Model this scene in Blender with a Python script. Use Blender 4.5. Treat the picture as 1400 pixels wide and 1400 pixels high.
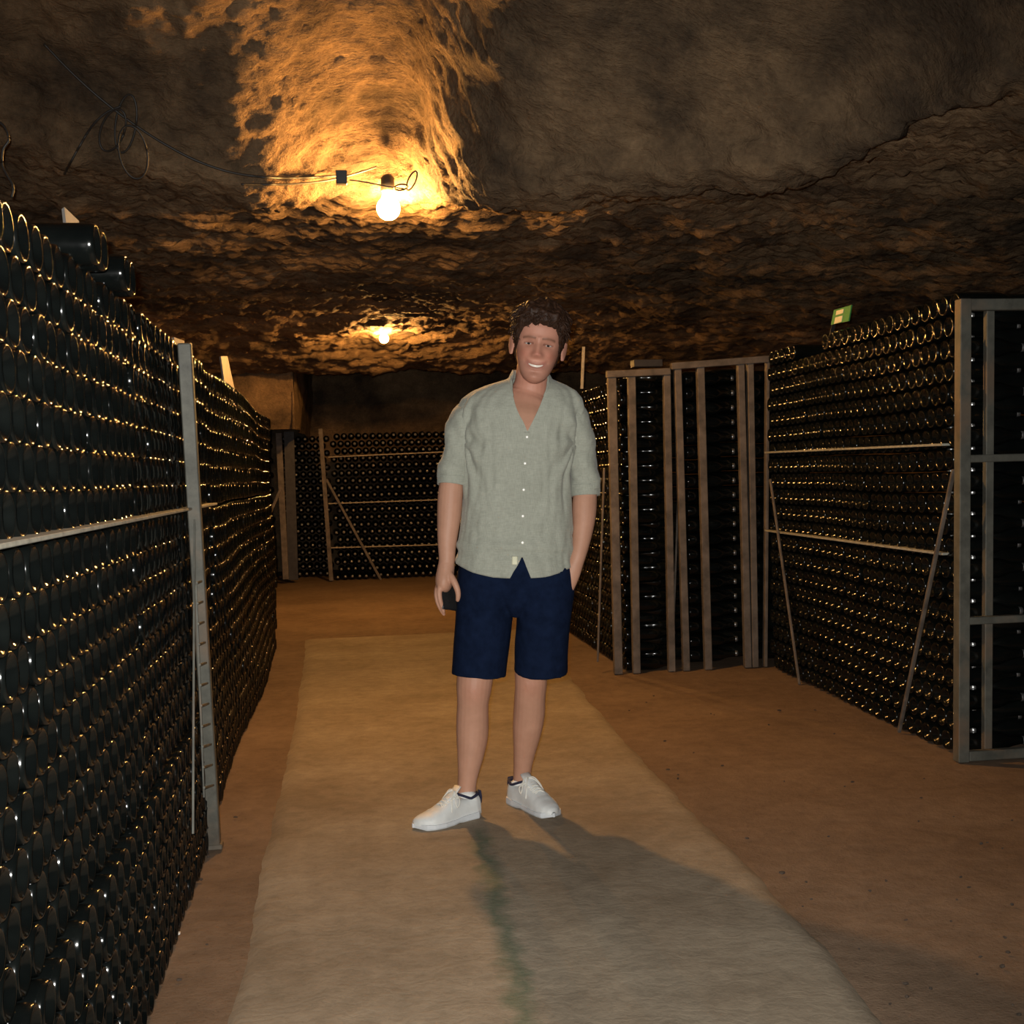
import bpy, bmesh, math, random
import numpy as np
from mathutils import Vector, Matrix, noise
from mathutils.bvhtree import BVHTree

for o in list(bpy.data.objects):
    bpy.data.objects.remove(o)
random.seed(7)
SC = bpy.context.scene
COL = SC.collection
R_ = math.radians
V = Vector

# ------------------------------------------------------------------ camera
FPX, PPX, PPY = 1650.0, 700.0, 750.0        # focal length and principal point for a 1400 px frame
CAM = V((0, 0, 1.2))
YAW, PITCH, ROLL = R_(7.94), R_(3.5), R_(1.55)
F0 = V((math.sin(YAW), math.cos(YAW), 0))
R0 = V((math.cos(YAW), -math.sin(YAW), 0))
FW = (F0 * math.cos(PITCH) + V((0, 0, -math.sin(PITCH)))).normalized()
U0 = R0.cross(FW)
CU = (U0 * math.cos(ROLL) + R0 * math.sin(ROLL)).normalized()
CR = FW.cross(CU).normalized()
cam = bpy.data.cameras.new('camera')
cam.sensor_width = 36.0
cam.lens = 36.0 * FPX / 1400
cam.shift_y = (PPY - 700) / 1400
cam.clip_start = 0.02
camo = bpy.data.objects.new('camera', cam)
M3 = Matrix((CR, CU, -FW)).transposed()
camo.matrix_world = Matrix.Translation(CAM) @ M3.to_4x4()
COL.objects.link(camo)
SC.camera = camo

def ray(px, py):
    return (CR * ((px - PPX) / FPX) + CU * ((PPY - py) / FPX) + FW)
def at_z(px, py, z=0.0):
    r = ray(px, py); return CAM + r * ((z - CAM.z) / r.z)
def at_y(px, py, y):
    r = ray(px, py); return CAM + r * (y / r.y)
def at_x(px, py, x):
    r = ray(px, py); return CAM + r * (x / r.x)
def at_d(px, py, d):                         # d = horizontal distance along the viewing axis
    r = ray(px, py); return CAM + r * (d / r.dot(F0))
def proj(p):
    q = p - CAM; w = q.dot(FW)
    return PPX + FPX * q.dot(CR) / w, PPY - FPX * q.dot(CU) / w, w

# ------------------------------------------------------------------ world, exposure, flash
w = bpy.data.worlds.new('world'); SC.world = w; w.use_nodes = True
w.node_tree.nodes['Background'].inputs[0].default_value = (0, 0, 0, 1)
w.node_tree.nodes['Background'].inputs[1].default_value = 0.0
SC.view_settings.view_transform = 'Standard'
SC.view_settings.look = 'None'
SC.view_settings.gamma = 1.0
SC.view_settings.use_curve_mapping = False
SC.view_settings.exposure = 0.0
BULB_W = 170.0
BULB2_W = 185.0
BULB_COL = (1.0, 0.50, 0.135)
fl = bpy.data.lights.new('camera_flash_offscreen', 'SPOT')
fl.energy = 560.0; fl.color = (1.0, 0.985, 0.93); fl.shadow_soft_size = 0.012
fl.spot_size = R_(85); fl.spot_blend = 0.9
flo = bpy.data.objects.new('camera_flash_offscreen', fl)   # the flash of the camera that took the picture
flo.matrix_world = Matrix.Translation(CAM + R0 * -0.02 + V((0, 0, 0.035))) @ M3.to_4x4()
COL.objects.link(flo)

# ------------------------------------------------------------------ materials
MATS = {}
def new_mat(name):
    m = bpy.data.materials.new(name); m.use_nodes = True
    nt = m.node_tree; b = nt.nodes['Principled BSDF']
    MATS[name] = m
    return m, nt, b
def nd(nt, t, **kw):
    n = nt.nodes.new(t)
    for k, v in kw.items():
        if k.startswith('i_'): n.inputs[k[2:].replace('_', ' ')].default_value = v
        else: setattr(n, k, v)
    return n
def ramp(nt, fac, stops, interp='LINEAR'):
    r = nt.nodes.new('ShaderNodeValToRGB'); cr = r.color_ramp; cr.interpolation = interp
    while len(cr.elements) < len(stops): cr.elements.new(0.5)
    for e, (p, c) in zip(cr.elements, stops):
        e.position = p; e.color = (*c, 1) if len(c) == 3 else c
    nt.links.new(fac, r.inputs[0]); return r.outputs[0]
def noise_tex(nt, vec, scale, detail=5, rough=0.6, dist=0.0):
    n = nt.nodes.new('ShaderNodeTexNoise'); n.inputs['Scale'].default_value = scale
    n.inputs['Detail'].default_value = detail; n.inputs['Roughness'].default_value = rough
    n.inputs['Distortion'].default_value = dist
    nt.links.new(vec, n.inputs['Vector']); return n.outputs['Fac']
def mapping(nt, scale=(1, 1, 1), rot=(0, 0, 0), coord='Object'):
    tc = nt.nodes.new('ShaderNodeTexCoord'); mp = nt.nodes.new('ShaderNodeMapping')
    mp.inputs['Scale'].default_value = scale; mp.inputs['Rotation'].default_value = rot
    nt.links.new(tc.outputs[coord], mp.inputs[0]); return mp.outputs[0]
def mixc(nt, fac, a, b, mode='MIX'):
    m = nt.nodes.new('ShaderNodeMix'); m.data_type = 'RGBA'; m.blend_type = mode
    for s, v in ((m.inputs[0], fac), (m.inputs[6], a), (m.inputs[7], b)):
        if isinstance(v, (int, float)): s.default_value = v
        elif isinstance(v, tuple): s.default_value = (*v, 1)
        else: nt.links.new(v, s)
    return m.outputs[2]
def mth(nt, op, a, b=None, clamp=False):
    m = nt.nodes.new('ShaderNodeMath'); m.operation = op; m.use_clamp = clamp
    for i, v in enumerate((a, b)):
        if v is None: continue
        if isinstance(v, (int, float)): m.inputs[i].default_value = v
        else: nt.links.new(v, m.inputs[i])
    return m.outputs[0]
def bump(nt, b, h, strength=0.3, dist=0.01):
    n = nt.nodes.new('ShaderNodeBump'); n.inputs['Strength'].default_value = strength
    n.inputs['Distance'].default_value = dist
    nt.links.new(h, n.inputs['Height']); nt.links.new(n.outputs[0], b.inputs['Normal'])
def simple(name, col, rough=0.6, metal=0.0, var=0.25, scale=20, bumpv=0.0, **kw):
    m, nt, b = new_mat(name)
    v = mapping(nt)
    n = noise_tex(nt, v, scale)
    lo = tuple(c * (1 - var) for c in col); hi = tuple(min(1, c * (1 + var)) for c in col)
    nt.links.new(ramp(nt, n, [(0.3, lo), (0.7, hi)]), b.inputs['Base Color'])
    b.inputs['Roughness'].default_value = rough; b.inputs['Metallic'].default_value = metal
    for k, x in kw.items(): b.inputs[k].default_value = x
    if bumpv: bump(nt, b, n, bumpv, 0.005)
    return m

def rock_mat(name, c_lo, c_hi, c_dark, stretch=(1, 1, 1)):
    m, nt, b = new_mat(name)
    v = mapping(nt); vs = mapping(nt, stretch)
    n1 = noise_tex(nt, v, 1.3, 6, 0.65)
    n2 = noise_tex(nt, vs, 9, 8, 0.7)
    n3 = noise_tex(nt, v, 45, 4, 0.7)
    base = ramp(nt, n2, [(0.25, c_lo), (0.75, c_hi)])
    soot = ramp(nt, n1, [(0.38, (0, 0, 0)), (0.62, (1, 1, 1))])
    c = mixc(nt, soot, c_dark, base)
    fine = ramp(nt, n3, [(0.3, (0.75, 0.75, 0.75)), (0.7, (1.1, 1.1, 1.1))])
    nt.links.new(mixc(nt, 1.0, c, fine, 'MULTIPLY'), b.inputs['Base Color'])
    b.inputs['Roughness'].default_value = 0.95
    b.inputs['Specular IOR Level'].default_value = 0.15
    n4 = noise_tex(nt, vs, 28, 5, 0.7)
    h = mth(nt, 'ADD', mth(nt, 'MULTIPLY', n2, 0.8), mth(nt, 'ADD', mth(nt, 'MULTIPLY', n3, 0.35), mth(nt, 'MULTIPLY', n4, 0.7)))
    bump(nt, b, h, 0.85, 0.035)
    return m
rock_mat('rock_ceiling', (0.155, 0.096, 0.052), (0.31, 0.203, 0.112), (0.062, 0.043, 0.028), (0.5, 1.8, 1.2))

# dirt floor
m, nt, b = new_mat('dirt')
v = mapping(nt)
n1 = noise_tex(nt, v, 1.6, 6, 0.6); n2 = noise_tex(nt, v, 14, 8, 0.65); n3 = noise_tex(nt, v, 120, 3, 0.6)
c = ramp(nt, n1, [(0.3, (0.15, 0.099, 0.064)), (0.7, (0.222, 0.152, 0.102))])
c2 = ramp(nt, n2, [(0.3, (0.8, 0.8, 0.8)), (0.7, (1.12, 1.12, 1.12))])
c = mixc(nt, 1.0, c, c2, 'MULTIPLY')
sp = ramp(nt, n3, [(0.25, (0.6, 0.6, 0.6)), (0.4, (1, 1, 1))])
nt.links.new(mixc(nt, 1.0, c, sp, 'MULTIPLY'), b.inputs['Base Color'])
b.inputs['Roughness'].default_value = 0.95; b.inputs['Specular IOR Level'].default_value = 0.15
bump(nt, b, mth(nt, 'ADD', n2, mth(nt, 'MULTIPLY', n3, 0.3)), 0.35, 0.02)

# trowelled concrete with a green paint trickle
m, nt, b = new_mat('concrete')
v = mapping(nt)
n1 = noise_tex(nt, v, 1.9, 6, 0.6); n2 = noise_tex(nt, v, 16, 8, 0.65)
wv = nd(nt, 'ShaderNodeTexWave', wave_type='RINGS', rings_direction='Z')
wv.inputs['Scale'].default_value = 7; wv.inputs['Distortion'].default_value = 26
wv.inputs['Detail'].default_value = 5; wv.inputs['Detail Scale'].default_value = 0.7; wv.inputs['Detail Roughness'].default_value = 0.7
mp2 = mapping(nt, (1, 1, 1)); nt.links.new(mp2, wv.inputs['Vector'])
c = ramp(nt, n1, [(0.3, (0.205, 0.158, 0.110)), (0.72, (0.325, 0.268, 0.198))])
c2 = ramp(nt, n2, [(0.3, (0.82, 0.82, 0.82)), (0.7, (1.12, 1.12, 1.12))])
c = mixc(nt, 1.0, c, c2, 'MULTIPLY')
c3 = ramp(nt, wv.outputs['Fac'], [(0.0, (0.93, 0.93, 0.93)), (0.4, (1.02, 1.02, 1.02))])
c = mixc(nt, 1.0, c, c3, 'MULTIPLY')
sx = nd(nt, 'ShaderNodeSeparateXYZ'); nt.links.new(v, sx.inputs[0])
ga, gb = at_z(655, 1140), at_z(722, 1420)
gd = (gb - ga).normalized(); gn = V((gd.y, -gd.x, 0))
dist = mth(nt, 'ADD', mth(nt, 'MULTIPLY', sx.outputs[0], gn.x), mth(nt, 'MULTIPLY', sx.outputs[1], gn.y))
dist = mth(nt, 'SUBTRACT', dist, gn.dot(ga))
nz = mth(nt, 'MULTIPLY', mth(nt, 'SUBTRACT', noise_tex(nt, v, 9, 5, 0.65), 0.5), 0.16)
dist = mth(nt, 'ABSOLUTE', mth(nt, 'ADD', dist, nz))
along = mth(nt, 'SUBTRACT', mth(nt, 'ADD', mth(nt, 'MULTIPLY', sx.outputs[0], gd.x), mth(nt, 'MULTIPLY', sx.outputs[1], gd.y)), gd.dot(ga))
gm = nd(nt, 'ShaderNodeMapRange'); gm.inputs[1].default_value = 0.045; gm.inputs[2].default_value = 0.0
nt.links.new(dist, gm.inputs[0])
ga_ = nd(nt, 'ShaderNodeMapRange'); ga_.inputs[1].default_value = -0.05; ga_.inputs[2].default_value = 0.05
nt.links.new(along, ga_.inputs[0])
gmask = mth(nt, 'MULTIPLY', mth(nt, 'MULTIPLY', gm.outputs[0], ga_.outputs[0]), 0.6)
c = mixc(nt, gmask, c, (0.06, 0.105, 0.062))
nt.links.new(c, b.inputs['Base Color'])
b.inputs['Roughness'].default_value = 0.9; b.inputs['Specular IOR Level'].default_value = 0.2
bump(nt, b, mth(nt, 'ADD', n2, mth(nt, 'MULTIPLY', wv.outputs['Fac'], 0.10)), 0.35, 0.010)

# bottle glass
m, nt, b = new_mat('bottle_glass')
v = mapping(nt); n1 = noise_tex(nt, v, 6, 4, 0.6)
nt.links.new(ramp(nt, n1, [(0.3, (0.0018, 0.0024, 0.0024)), (0.7, (0.0045, 0.0055, 0.005))]), b.inputs['Base Color'])
nt.links.new(ramp(nt, n1, [(0.3, (0.10,) * 3), (0.7, (0.2,) * 3)]), b.inputs['Roughness'])
b.inputs['IOR'].default_value = 1.5; b.inputs['Specular IOR Level'].default_value = 0.4
simple('cap_metal', (0.55, 0.55, 0.55), 0.35, 0.9)
# frames
m, nt, b = new_mat('galvanised')
v = mapping(nt); n1 = noise_tex(nt, v, 12, 6, 0.65); n2 = noise_tex(nt, v, 3, 4, 0.6)
c = ramp(nt, n1, [(0.3, (0.06, 0.059, 0.049)), (0.7, (0.135, 0.131, 0.108))])
rst = ramp(nt, n2, [(0.52, (0, 0, 0)), (0.68, (1, 1, 1))])
nt.links.new(mixc(nt, rst, c, (0.15, 0.10, 0.065)), b.inputs['Base Color'])
b.inputs['Roughness'].default_value = 0.6; b.inputs['Metallic'].default_value = 0.25
bump(nt, b, n1, 0.25, 0.004)
simple('rusty_steel', (0.125, 0.10, 0.08), 0.7, 0.3, 0.4, 14, 0.3)
simple('dark_steel', (0.035, 0.03, 0.028), 0.6, 0.4, 0.35, 18, 0.2)
simple('lath_wood', (0.34, 0.28, 0.20), 0.8, 0, 0.3, 25, 0.2)
simple('pale_wood', (0.55, 0.45, 0.30), 0.8, 0, 0.2, 25, 0.2)
simple('grey_lath', (0.30, 0.29, 0.24), 0.8, 0, 0.3, 25, 0.2)
simple('slate', (0.36, 0.33, 0.30), 0.7, 0, 0.2, 15)
simple('cable_black', (0.02, 0.018, 0.016), 0.5)
simple('socket_dark', (0.03, 0.028, 0.025), 0.5)
simple('paper', (0.75, 0.72, 0.66), 0.8, 0, 0.08)
simple('card_green', (0.03, 0.22, 0.05), 0.6, 0, 0.15)
simple('card_white', (0.7, 0.68, 0.5), 0.7, 0, 0.1)
simple('crumb', (0.05, 0.035, 0.025), 0.95, 0, 0.5, 40)
def bulb_mat(name, watts, rad):
    m, nt, b = new_mat(name)
    b.inputs['Base Color'].default_value = (0.9, 0.85, 0.7, 1)
    b.inputs['Emission Color'].default_value = (*BULB_COL, 1)
    b.inputs['Emission Strength'].default_value = watts / (math.pi * 4 * math.pi * rad * rad)
bulb_mat('bulb_glow', BULB_W, 0.055)
bulb_mat('bulb_glow_far', BULB2_W, 0.04)

# ------------------------------------------------------------------ mesh helpers
def mesh_obj(name, verts, faces, mat, parent=None, smooth=False):
    me = bpy.data.meshes.new(name); me.from_pydata([tuple(v) for v in verts], [], faces); me.update()
    return link_mesh(name, me, mat, parent, smooth)
def link_mesh(name, me, mat, parent=None, smooth=False):
    if mat and not me.materials: me.materials.append(MATS[mat])
    if smooth: me.polygons.foreach_set('use_smooth', [True] * len(me.polygons))
    o = bpy.data.objects.new(name, me); COL.objects.link(o)
    if parent:
        o.parent = parent; o.matrix_parent_inverse = parent.matrix_world.inverted()
    return o
def tag(o, label=None, cat=None, group=None, kind=None):
    if label: o['label'] = label
    if cat: o['category'] = cat
    if group: o['group'] = group
    if kind: o['kind'] = kind
    return o
def empty(name, loc, label, cat, group=None):
    o = bpy.data.objects.new(name, None); o.empty_display_size = 0.1
    o.matrix_world = Matrix.Translation(loc); COL.objects.link(o)
    return tag(o, label, cat, group)
def bm_obj(name, bm, mat, parent=None, smooth=False):
    bmesh.ops.recalc_face_normals(bm, faces=bm.faces)
    me = bpy.data.meshes.new(name); bm.to_mesh(me); bm.free()
    return link_mesh(name, me, mat, parent, smooth)
def bar_bm(bm, p0, p1, w, d, ref=None, bev=0.003):
    """square bar p0->p1, w across `ref` x axis, d along ref"""
    p0, p1 = V(p0), V(p1); t = (p1 - p0); L = t.length; t.normalize()
    ref = V(ref) if ref is not None else V((0, 1, 0))
    a = t.cross(ref)
    if a.length < 1e-4: a = t.cross(V((1, 0, 0)))
    a.normalize(); c = a.cross(t).normalized()
    mtx = Matrix((a * w, c * d, t * L)).transposed().to_4x4(); mtx.translation = (p0 + p1) / 2
    r = bmesh.ops.create_cube(bm, size=1.0, matrix=mtx)
    if bev:
        es = list({e for v in r['verts'] for e in v.link_edges})
        bmesh.ops.bevel(bm, geom=es, offset=min(bev, w * .3, d * .3), segments=1, affect='EDGES', profile=.5)
def bar(name, p0, p1, w, d, mat, parent=None, ref=None, bev=0.003):
    bm = bmesh.new(); bar_bm(bm, p0, p1, w, d, ref, bev)
    return bm_obj(name, bm, mat, parent)
def spline(pts, n):
    """Catmull-Rom through pts, n samples"""
    P = [np.array(p, float) for p in pts]; P = [2 * P[0] - P[1]] + P + [2 * P[-1] - P[-2]]
    out = []; m = len(P) - 3
    for k in range(n):
        u = k / (n - 1) * m; i = min(int(u), m - 1); t = u - i
        a, b_, c_, d_ = P[i:i + 4]
        out.append(0.5 * ((2 * b_) + (-a + c_) * t + (2 * a - 5 * b_ + 4 * c_ - d_) * t * t + (-a + 3 * b_ - 3 * c_ + d_) * t ** 3))
    return out
def loft(pts, ra, rb, ref, segs=16, caps=True, expo=1.0):
    """tube along pts with half-axes ra (along ref) and rb; returns verts, faces"""
    n = len(pts); vs = []; fs = []
    pts = [V(p) for p in pts]; ref = V(ref)
    for i in range(n):
        t = (pts[min(i + 1, n - 1)] - pts[max(i - 1, 0)]).normalized()
        a = ref - t * ref.dot(t)
        if a.length < 1e-5: a = V((1, 0, 0)) - t * t.x
        a.normalize(); c = t.cross(a).normalized()
        for k in range(segs):
            ph = 2 * math.pi * k / segs; cs, sn = math.cos(ph), math.sin(ph)
            if expo != 1.0:
                cs = math.copysign(abs(cs) ** expo, cs); sn = math.copysign(abs(sn) ** expo, sn)
            vs.append(pts[i] + a * (ra[i] * cs) + c * (rb[i] * sn))
    for i in range(n - 1):
        for k in range(segs):
            k2 = (k + 1) % segs
            fs.append((i * segs + k, i * segs + k2, (i + 1) * segs + k2, (i + 1) * segs + k))
    if caps:
        fs.append(tuple(range(segs - 1, -1, -1))); fs.append(tuple((n - 1) * segs + k for k in range(segs)))
    return vs, fs
def tube(name, pts, r, mat, parent=None, n=None, segs=8, ref=(0, 0, 1)):
    P = spline(pts, n) if n else pts
    vs, fs = loft(P, [r] * len(P), [r] * len(P), ref, segs)
    return mesh_obj(name, vs, fs, mat, parent, True)
def lathe(prof, segs):
    """prof = [(r, z)...] around z; quads only"""
    vs = []; fs = []
    for r, z in prof:
        for k in range(segs):
            a = 2 * math.pi * k / segs; vs.append((r * math.cos(a), r * math.sin(a), z))
    for i in range(len(prof) - 1):
        for k in range(segs):
            k2 = (k + 1) % segs
            fs.append((i * segs + k, i * segs + k2, (i + 1) * segs + k2, (i + 1) * segs + k))
    return vs, fs
def grid_mesh(name, P, mat, smooth=True, parent=None):
    """P: array (nu, nv, 3)"""
    nu, nv = P.shape[:2]
    me = bpy.data.meshes.new(name)
    idx = np.arange(nu * nv).reshape(nu, nv)
    q = np.stack([idx[:-1, :-1], idx[1:, :-1], idx[1:, 1:], idx[:-1, 1:]], -1).reshape(-1, 4)
    fill_mesh(me, P.reshape(-1, 3), q)
    return link_mesh(name, me, mat, parent, smooth)
def fill_mesh(me, verts, quads):
    me.vertices.add(len(verts)); me.vertices.foreach_set('co', np.ascontiguousarray(verts, dtype=np.float32).ravel())
    me.loops.add(quads.size); me.loops.foreach_set('vertex_index', np.ascontiguousarray(quads, dtype=np.int32).ravel())
    me.polygons.add(len(quads))
    me.polygons.foreach_set('loop_start', np.arange(0, quads.size, 4, dtype=np.int32))
    me.update(calc_edges=True)
def fbm(p, H=0.8, lac=2.1, octv=5):
    return noise.fractal(p, H, lac, octv, noise_basis='PERLIN_ORIGINAL')

# ------------------------------------------------------------------ floor and path
xs = np.linspace(-2.2, 6.0, 120); ys = np.linspace(-2.5, 17.0, 220)
P = np.zeros((len(xs), len(ys), 3))
for i, x in enumerate(xs):
    for j, y in enumerate(ys):
        P[i, j] = (x, y, -0.004 + 0.006 * min(0, fbm(V((x * 1.3, y * 1.3, 0)))))
tag(grid_mesh('floor', P, 'dirt'), kind='structure')
le = [at_z(*p) for p in ((310, 1400), (330, 1330), (347, 1240), (364, 1150), (387, 1060), (405, 970), (415, 900), (418, 860))]
re = [at_z(*p) for p in ((1215, 1400), (1130, 1300), (1040, 1200), (950, 1110), (880, 1040), (805, 955), (765, 905), (735, 865))]
ly = np.array([p.y for p in le]); lx = np.array([p.x for p in le]); ry = np.array([p.y for p in re]); rx = np.array([p.x for p in re])
ys = np.linspace(-2.4, 9.2, 420); ns = 44
P = np.zeros((ns, len(ys), 3))
for j, y in enumerate(ys):
    a = np.interp(y, ly, lx) + 0.007 * fbm(V((0, y * 5, 3))); c = np.interp(y, ry, rx) + 0.014 * fbm(V((9, y * 3, 5)))
    fade = min(1, max(0, (9.1 - y) / 1.2))
    for i in range(ns):
        u = i / (ns - 1); x = a + (c - a) * u
        e = min(u, 1 - u) * (c - a)
        h = 0.012 * min(1, e / 0.025) ** 0.5 * fade - 0.008 * (e < 1e-6) + 0.0025 * fbm(V((x * 3, y * 3, 8)))
        P[i, j] = (x, y, h + 0.001)
tag(grid_mesh('concrete_path', P, 'concrete'), 'trowelled concrete path with a green trickle of paint', kind='structure')

# ------------------------------------------------------------------ rock ceiling
edge = [(-300, 150, 5.3), (0, 190, 5.44), (150, 225, 5.5), (300, 255, 5.54), (375, 262, 5.64), (455, 268, 5.9), (540, 268, 5.98),
        (590, 262, 5.78), (640, 258, 5.25), (720, 255, 5.05), (950, 240, 4.9), (1150, 215, 4.7), (1300, 150, 4.3),
        (1400, 95, 4.0), (1700, 60, 3.8)]
EP = np.array([tuple(at_d(*e)) for e in edge])
EP = EP[np.argsort(EP[:, 0])]
def smooth_interp(x, X, Y):
    s = 0; n = 0
    for k in (-.09, -.045, 0, .045, .09):
        s += np.interp(x + k, X, Y); n += 1
    return s / n
nu, nv = 420, 600
xs = np.linspace(-2.3, 6.0, nu)
xs = np.interp(np.linspace(0, 1, nu), [0, .72, 1], [-2.3, 2.9, 6.0])
P = np.zeros((nu, nv, 3)); YEX = []
for i, x in enumerate(xs):
    ye = smooth_interp(x, EP[:, 0], EP[:, 1]); ze = smooth_interp(x, EP[:, 0], EP[:, 2])
    YEX.append(ye)
    side = max(0, x - 2.2) * 0.10                         # roof comes down over the right-hand racks
    k = np.array([(16.9, 3.0), (13.2, 3.0), (13.0, 2.6), (12.8, 2.31), (11.9, 2.44), (10.6, 2.56), (8.6, 2.57),
                  (ye + .9, (ze * .35 + 2.57 * .65)), (ye + .25, ze - .005), (ye, ze), (ye - .07, ze + .13), (ye - .24, ze + .33),
                  (ye - .6, ze + .62), (ye - 1.35, ze + .92), (min(2.0, ye - 2), 3.7), (-0.5, 3.8), (-2.6, 3.8)])
    k[:7, 1] -= side; k[7, 1] -= side * .6
    # sample by arc length with more density around the lip and the face
    c = np.array(spline(k, 240)); seg = np.r_[0, np.cumsum(np.linalg.norm(np.diff(c, axis=0), axis=1) *
         np.interp((c[:-1, 0]), [-2, 1.5, 3.4, 6.5, 9.5, 17], [.25, .5, 2.2, 2.2, 1.0, .35]))]
    t = np.linspace(0, seg[-1], nv)
    P[i, :, 0] = x; P[i, :, 1] = np.interp(t, seg, c[:, 0]); P[i, :, 2] = np.interp(t, seg, c[:, 1])
N = np.cross(np.gradient(P, axis=0), np.gradient(P, axis=1)); N /= np.linalg.norm(N, axis=2, keepdims=True) + 1e-9
if N[nu // 2, nv // 3, 2] > 0: N = -N
Q = P.copy()
for i in range(nu):
    for j in range(nv):
        x, y, z = P[i, j]
        big = 0.055 * fbm(V((x * 1.6, y * 1.6, z * 1.6)), octv=3)
        rough = 0.030 * fbm(V((x * 5, y * 7, z * 5 + 4)), H=.75, octv=4)
        ch = noise.noise(V((x * 7 + y * 4, y * 24, z * 20))) + .7 * noise.noise(V((x * 15 - y * 6, y * 48, z * 34)))       # chisel ridges running across the gallery
        ch2 = noise.noise(V((x * 26 + z * 8, y * 26, z * 30 + 7)))
        on_face = min(1, max(0, (YEX[i] + .05 - y) / .25)); right = min(1, max(0, (x - .62) / .25))
        k = 1 - .72 * on_face * right - .25 * on_face * (1 - right)
        Q[i, j] = P[i, j] + N[i, j] * (big * (1 - .4 * on_face * right) + k * (rough + 0.020 * ch * (1 - .6 * on_face) + 0.015 * ch2))
ceil = grid_mesh('ceiling', Q, 'rock_ceiling')
tag(ceil, 'rough hewn chalk cave ceiling', kind='structure')
CV = [tuple(v) for v in Q.reshape(-1, 3)]
idx = np.arange(nu * nv).reshape(nu, nv)
CF = np.stack([idx[:-1, :-1], idx[1:, :-1], idx[1:, 1:], idx[:-1, 1:]], -1).reshape(-1, 4).tolist()
CEIL = BVHTree.FromPolygons(CV, CF)
def on_ceiling(px, py, off=0.03):
    r = ray(px, py).normalized(); h = CEIL.ray_cast(CAM, r)
    if h[0] is None: return at_d(px, py, 5.0)
    return h[0] - r * off
def rock_wall(name, A, B, z0, z1, n1, n2, amp, nrm):
    P = np.zeros((n1, n2, 3)); A = np.array(A); B = np.array(B)
    for i in range(n1):
        for j in range(n2):
            u, q = i / (n1 - 1), j / (n2 - 1); x, y = A + (B - A) * u; z = z0 + (z1 - z0) * q
            d = amp * fbm(V((x * 1.5, y * 1.5, z * 1.5)), octv=5)
            P[i, j] = (x + nrm[0] * d, y + nrm[1] * d, z)
    tag(grid_mesh(name, P, 'rock_ceiling'), kind='structure')
rock_wall('wall_left', (-1.75, -2.6), (-1.75, 16.8), -.05, 4.0, 150, 40, .12, (1, 0))
rock_wall('wall_right', (5.6, -2.6), (5.6, 16.8), -.05, 4.0, 80, 24, .12, (-1, 0))
rock_wall('wall_far', (-2.2, 16.3), (6, 16.3), -.05, 3.6, 80, 36, .12, (0, -1))
rock_wall('wall_back', (-2.2, -2.4), (6, -2.4), -.05, 4.1, 60, 30, .12, (0, 1))
# rock pier beyond the far end of the long bottle wall
xp = at_y(402, 560, 12.9).x; zp = at_y(402, 586, 12.9).z
rock_wall('wall_pier', (-2.1, 12.95), (xp, 12.95), zp, 3.2, 24, 24, .10, (0, -1))
rock_wall('wall_pier', (xp, 12.95), (xp + .1, 16.4), zp, 3.2, 40, 24, .06, (1, 0))

# ------------------------------------------------------------------ bottles
PROF = [(.001, .031), (.010, .0285), (.019, .0195), (.0275, .0085), (.0325, .0022), (.0345, .0004), (.036, 0), (.0383, .0014), (.0402, .0055), (.041, .013),
        (.041, .165), (.0385, .188), (.031, .212), (.022, .236), (.0165, .258), (.0145, .280), (.0165, .283), (.0165, .292), (.0165, .298), (.012, .301), (.001, .301)]
NG = 17                                       # first rings that are glass; the last rings are the crown cap
def bottle_mesh(segs, prof=PROF):
    vs, fs = lathe(prof, segs); return np.array(vs), np.array(fs)
HV, HF_ = bottle_mesh(22)
bme = bpy.data.meshes.new('wine_bottle'); fill_mesh(bme, HV, HF_)
bme.materials.append(MATS['bottle_glass']); bme.materials.append(MATS['cap_metal'])
mi = np.zeros(len(HF_), np.int32); mi[NG * 22:] = 1
bme.polygons.foreach_set('material_index', mi); bme.polygons.foreach_set('use_smooth', np.ones(len(HF_), bool))
LP = [PROF[i] for i in (0, 2, 3, 5, 7, 8, 9, 10, 11, 12, 13, 15, 16, 18, 20)]
LV, LF = bottle_mesh(14, LP); LG = 12
BOT = []                                      # (pos of base, axis, scale, stack, row)
def frame_of(ax):
    a = V(ax).normalized(); u = V((0, 0, 1)); s = u.cross(a).normalized(); u = a.cross(s)
    return Matrix((s, u, a)).transposed()
rnd = random.Random(3)
def wob(y, k): return 0.004 * math.sin(y * 1.9 + k * .7) + 0.003 * math.sin(y * 4.3 + k)
# long wall on the left: hexagonal layers, bases out
LX, LPITCH, LROW, LN = -.49, .0835, .0735, 22
def left_z(i): return .042 + LROW * i + (.014 if i >= 15 else 0)
LTOP = left_z(LN - 1) + .041
YS, YE = .75, 8.74
for i in range(LN):
    y = YS + (LPITCH / 2 if i % 2 else 0)
    while y < YE:
        if not (4.60 < y < 4.68):
            z = left_z(i) + (wob(y, i * .15) if y > 4.7 else wob(y, 0) * .5) * (i / LN)
            x = LX + rnd.gauss(0, .0025) + (.022 if i < 6 and y < 4.3 else 0) + (.012 * math.sin(y * 2 + i * .4) if y > 4.7 else 0)
            BOT.append((V((x, y, z)), V((-1, rnd.gauss(0, .006), rnd.gauss(0, .004))), 1.0, 'left', i))
        y += LPITCH + rnd.uniform(-.0004, .0008)
# second rank behind it, necks pointing back to the front rank: only where it can be seen, on top
for i in (LN - 2, LN - 1):
    y = YS + (0 if i % 2 else LPITCH / 2)
    while y < YE:
        BOT.append((V((LX - .62, y, left_z(i))), V((1, 0, 0)), 1.0, 'leftback', i)); y += LPITCH + .0004
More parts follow.
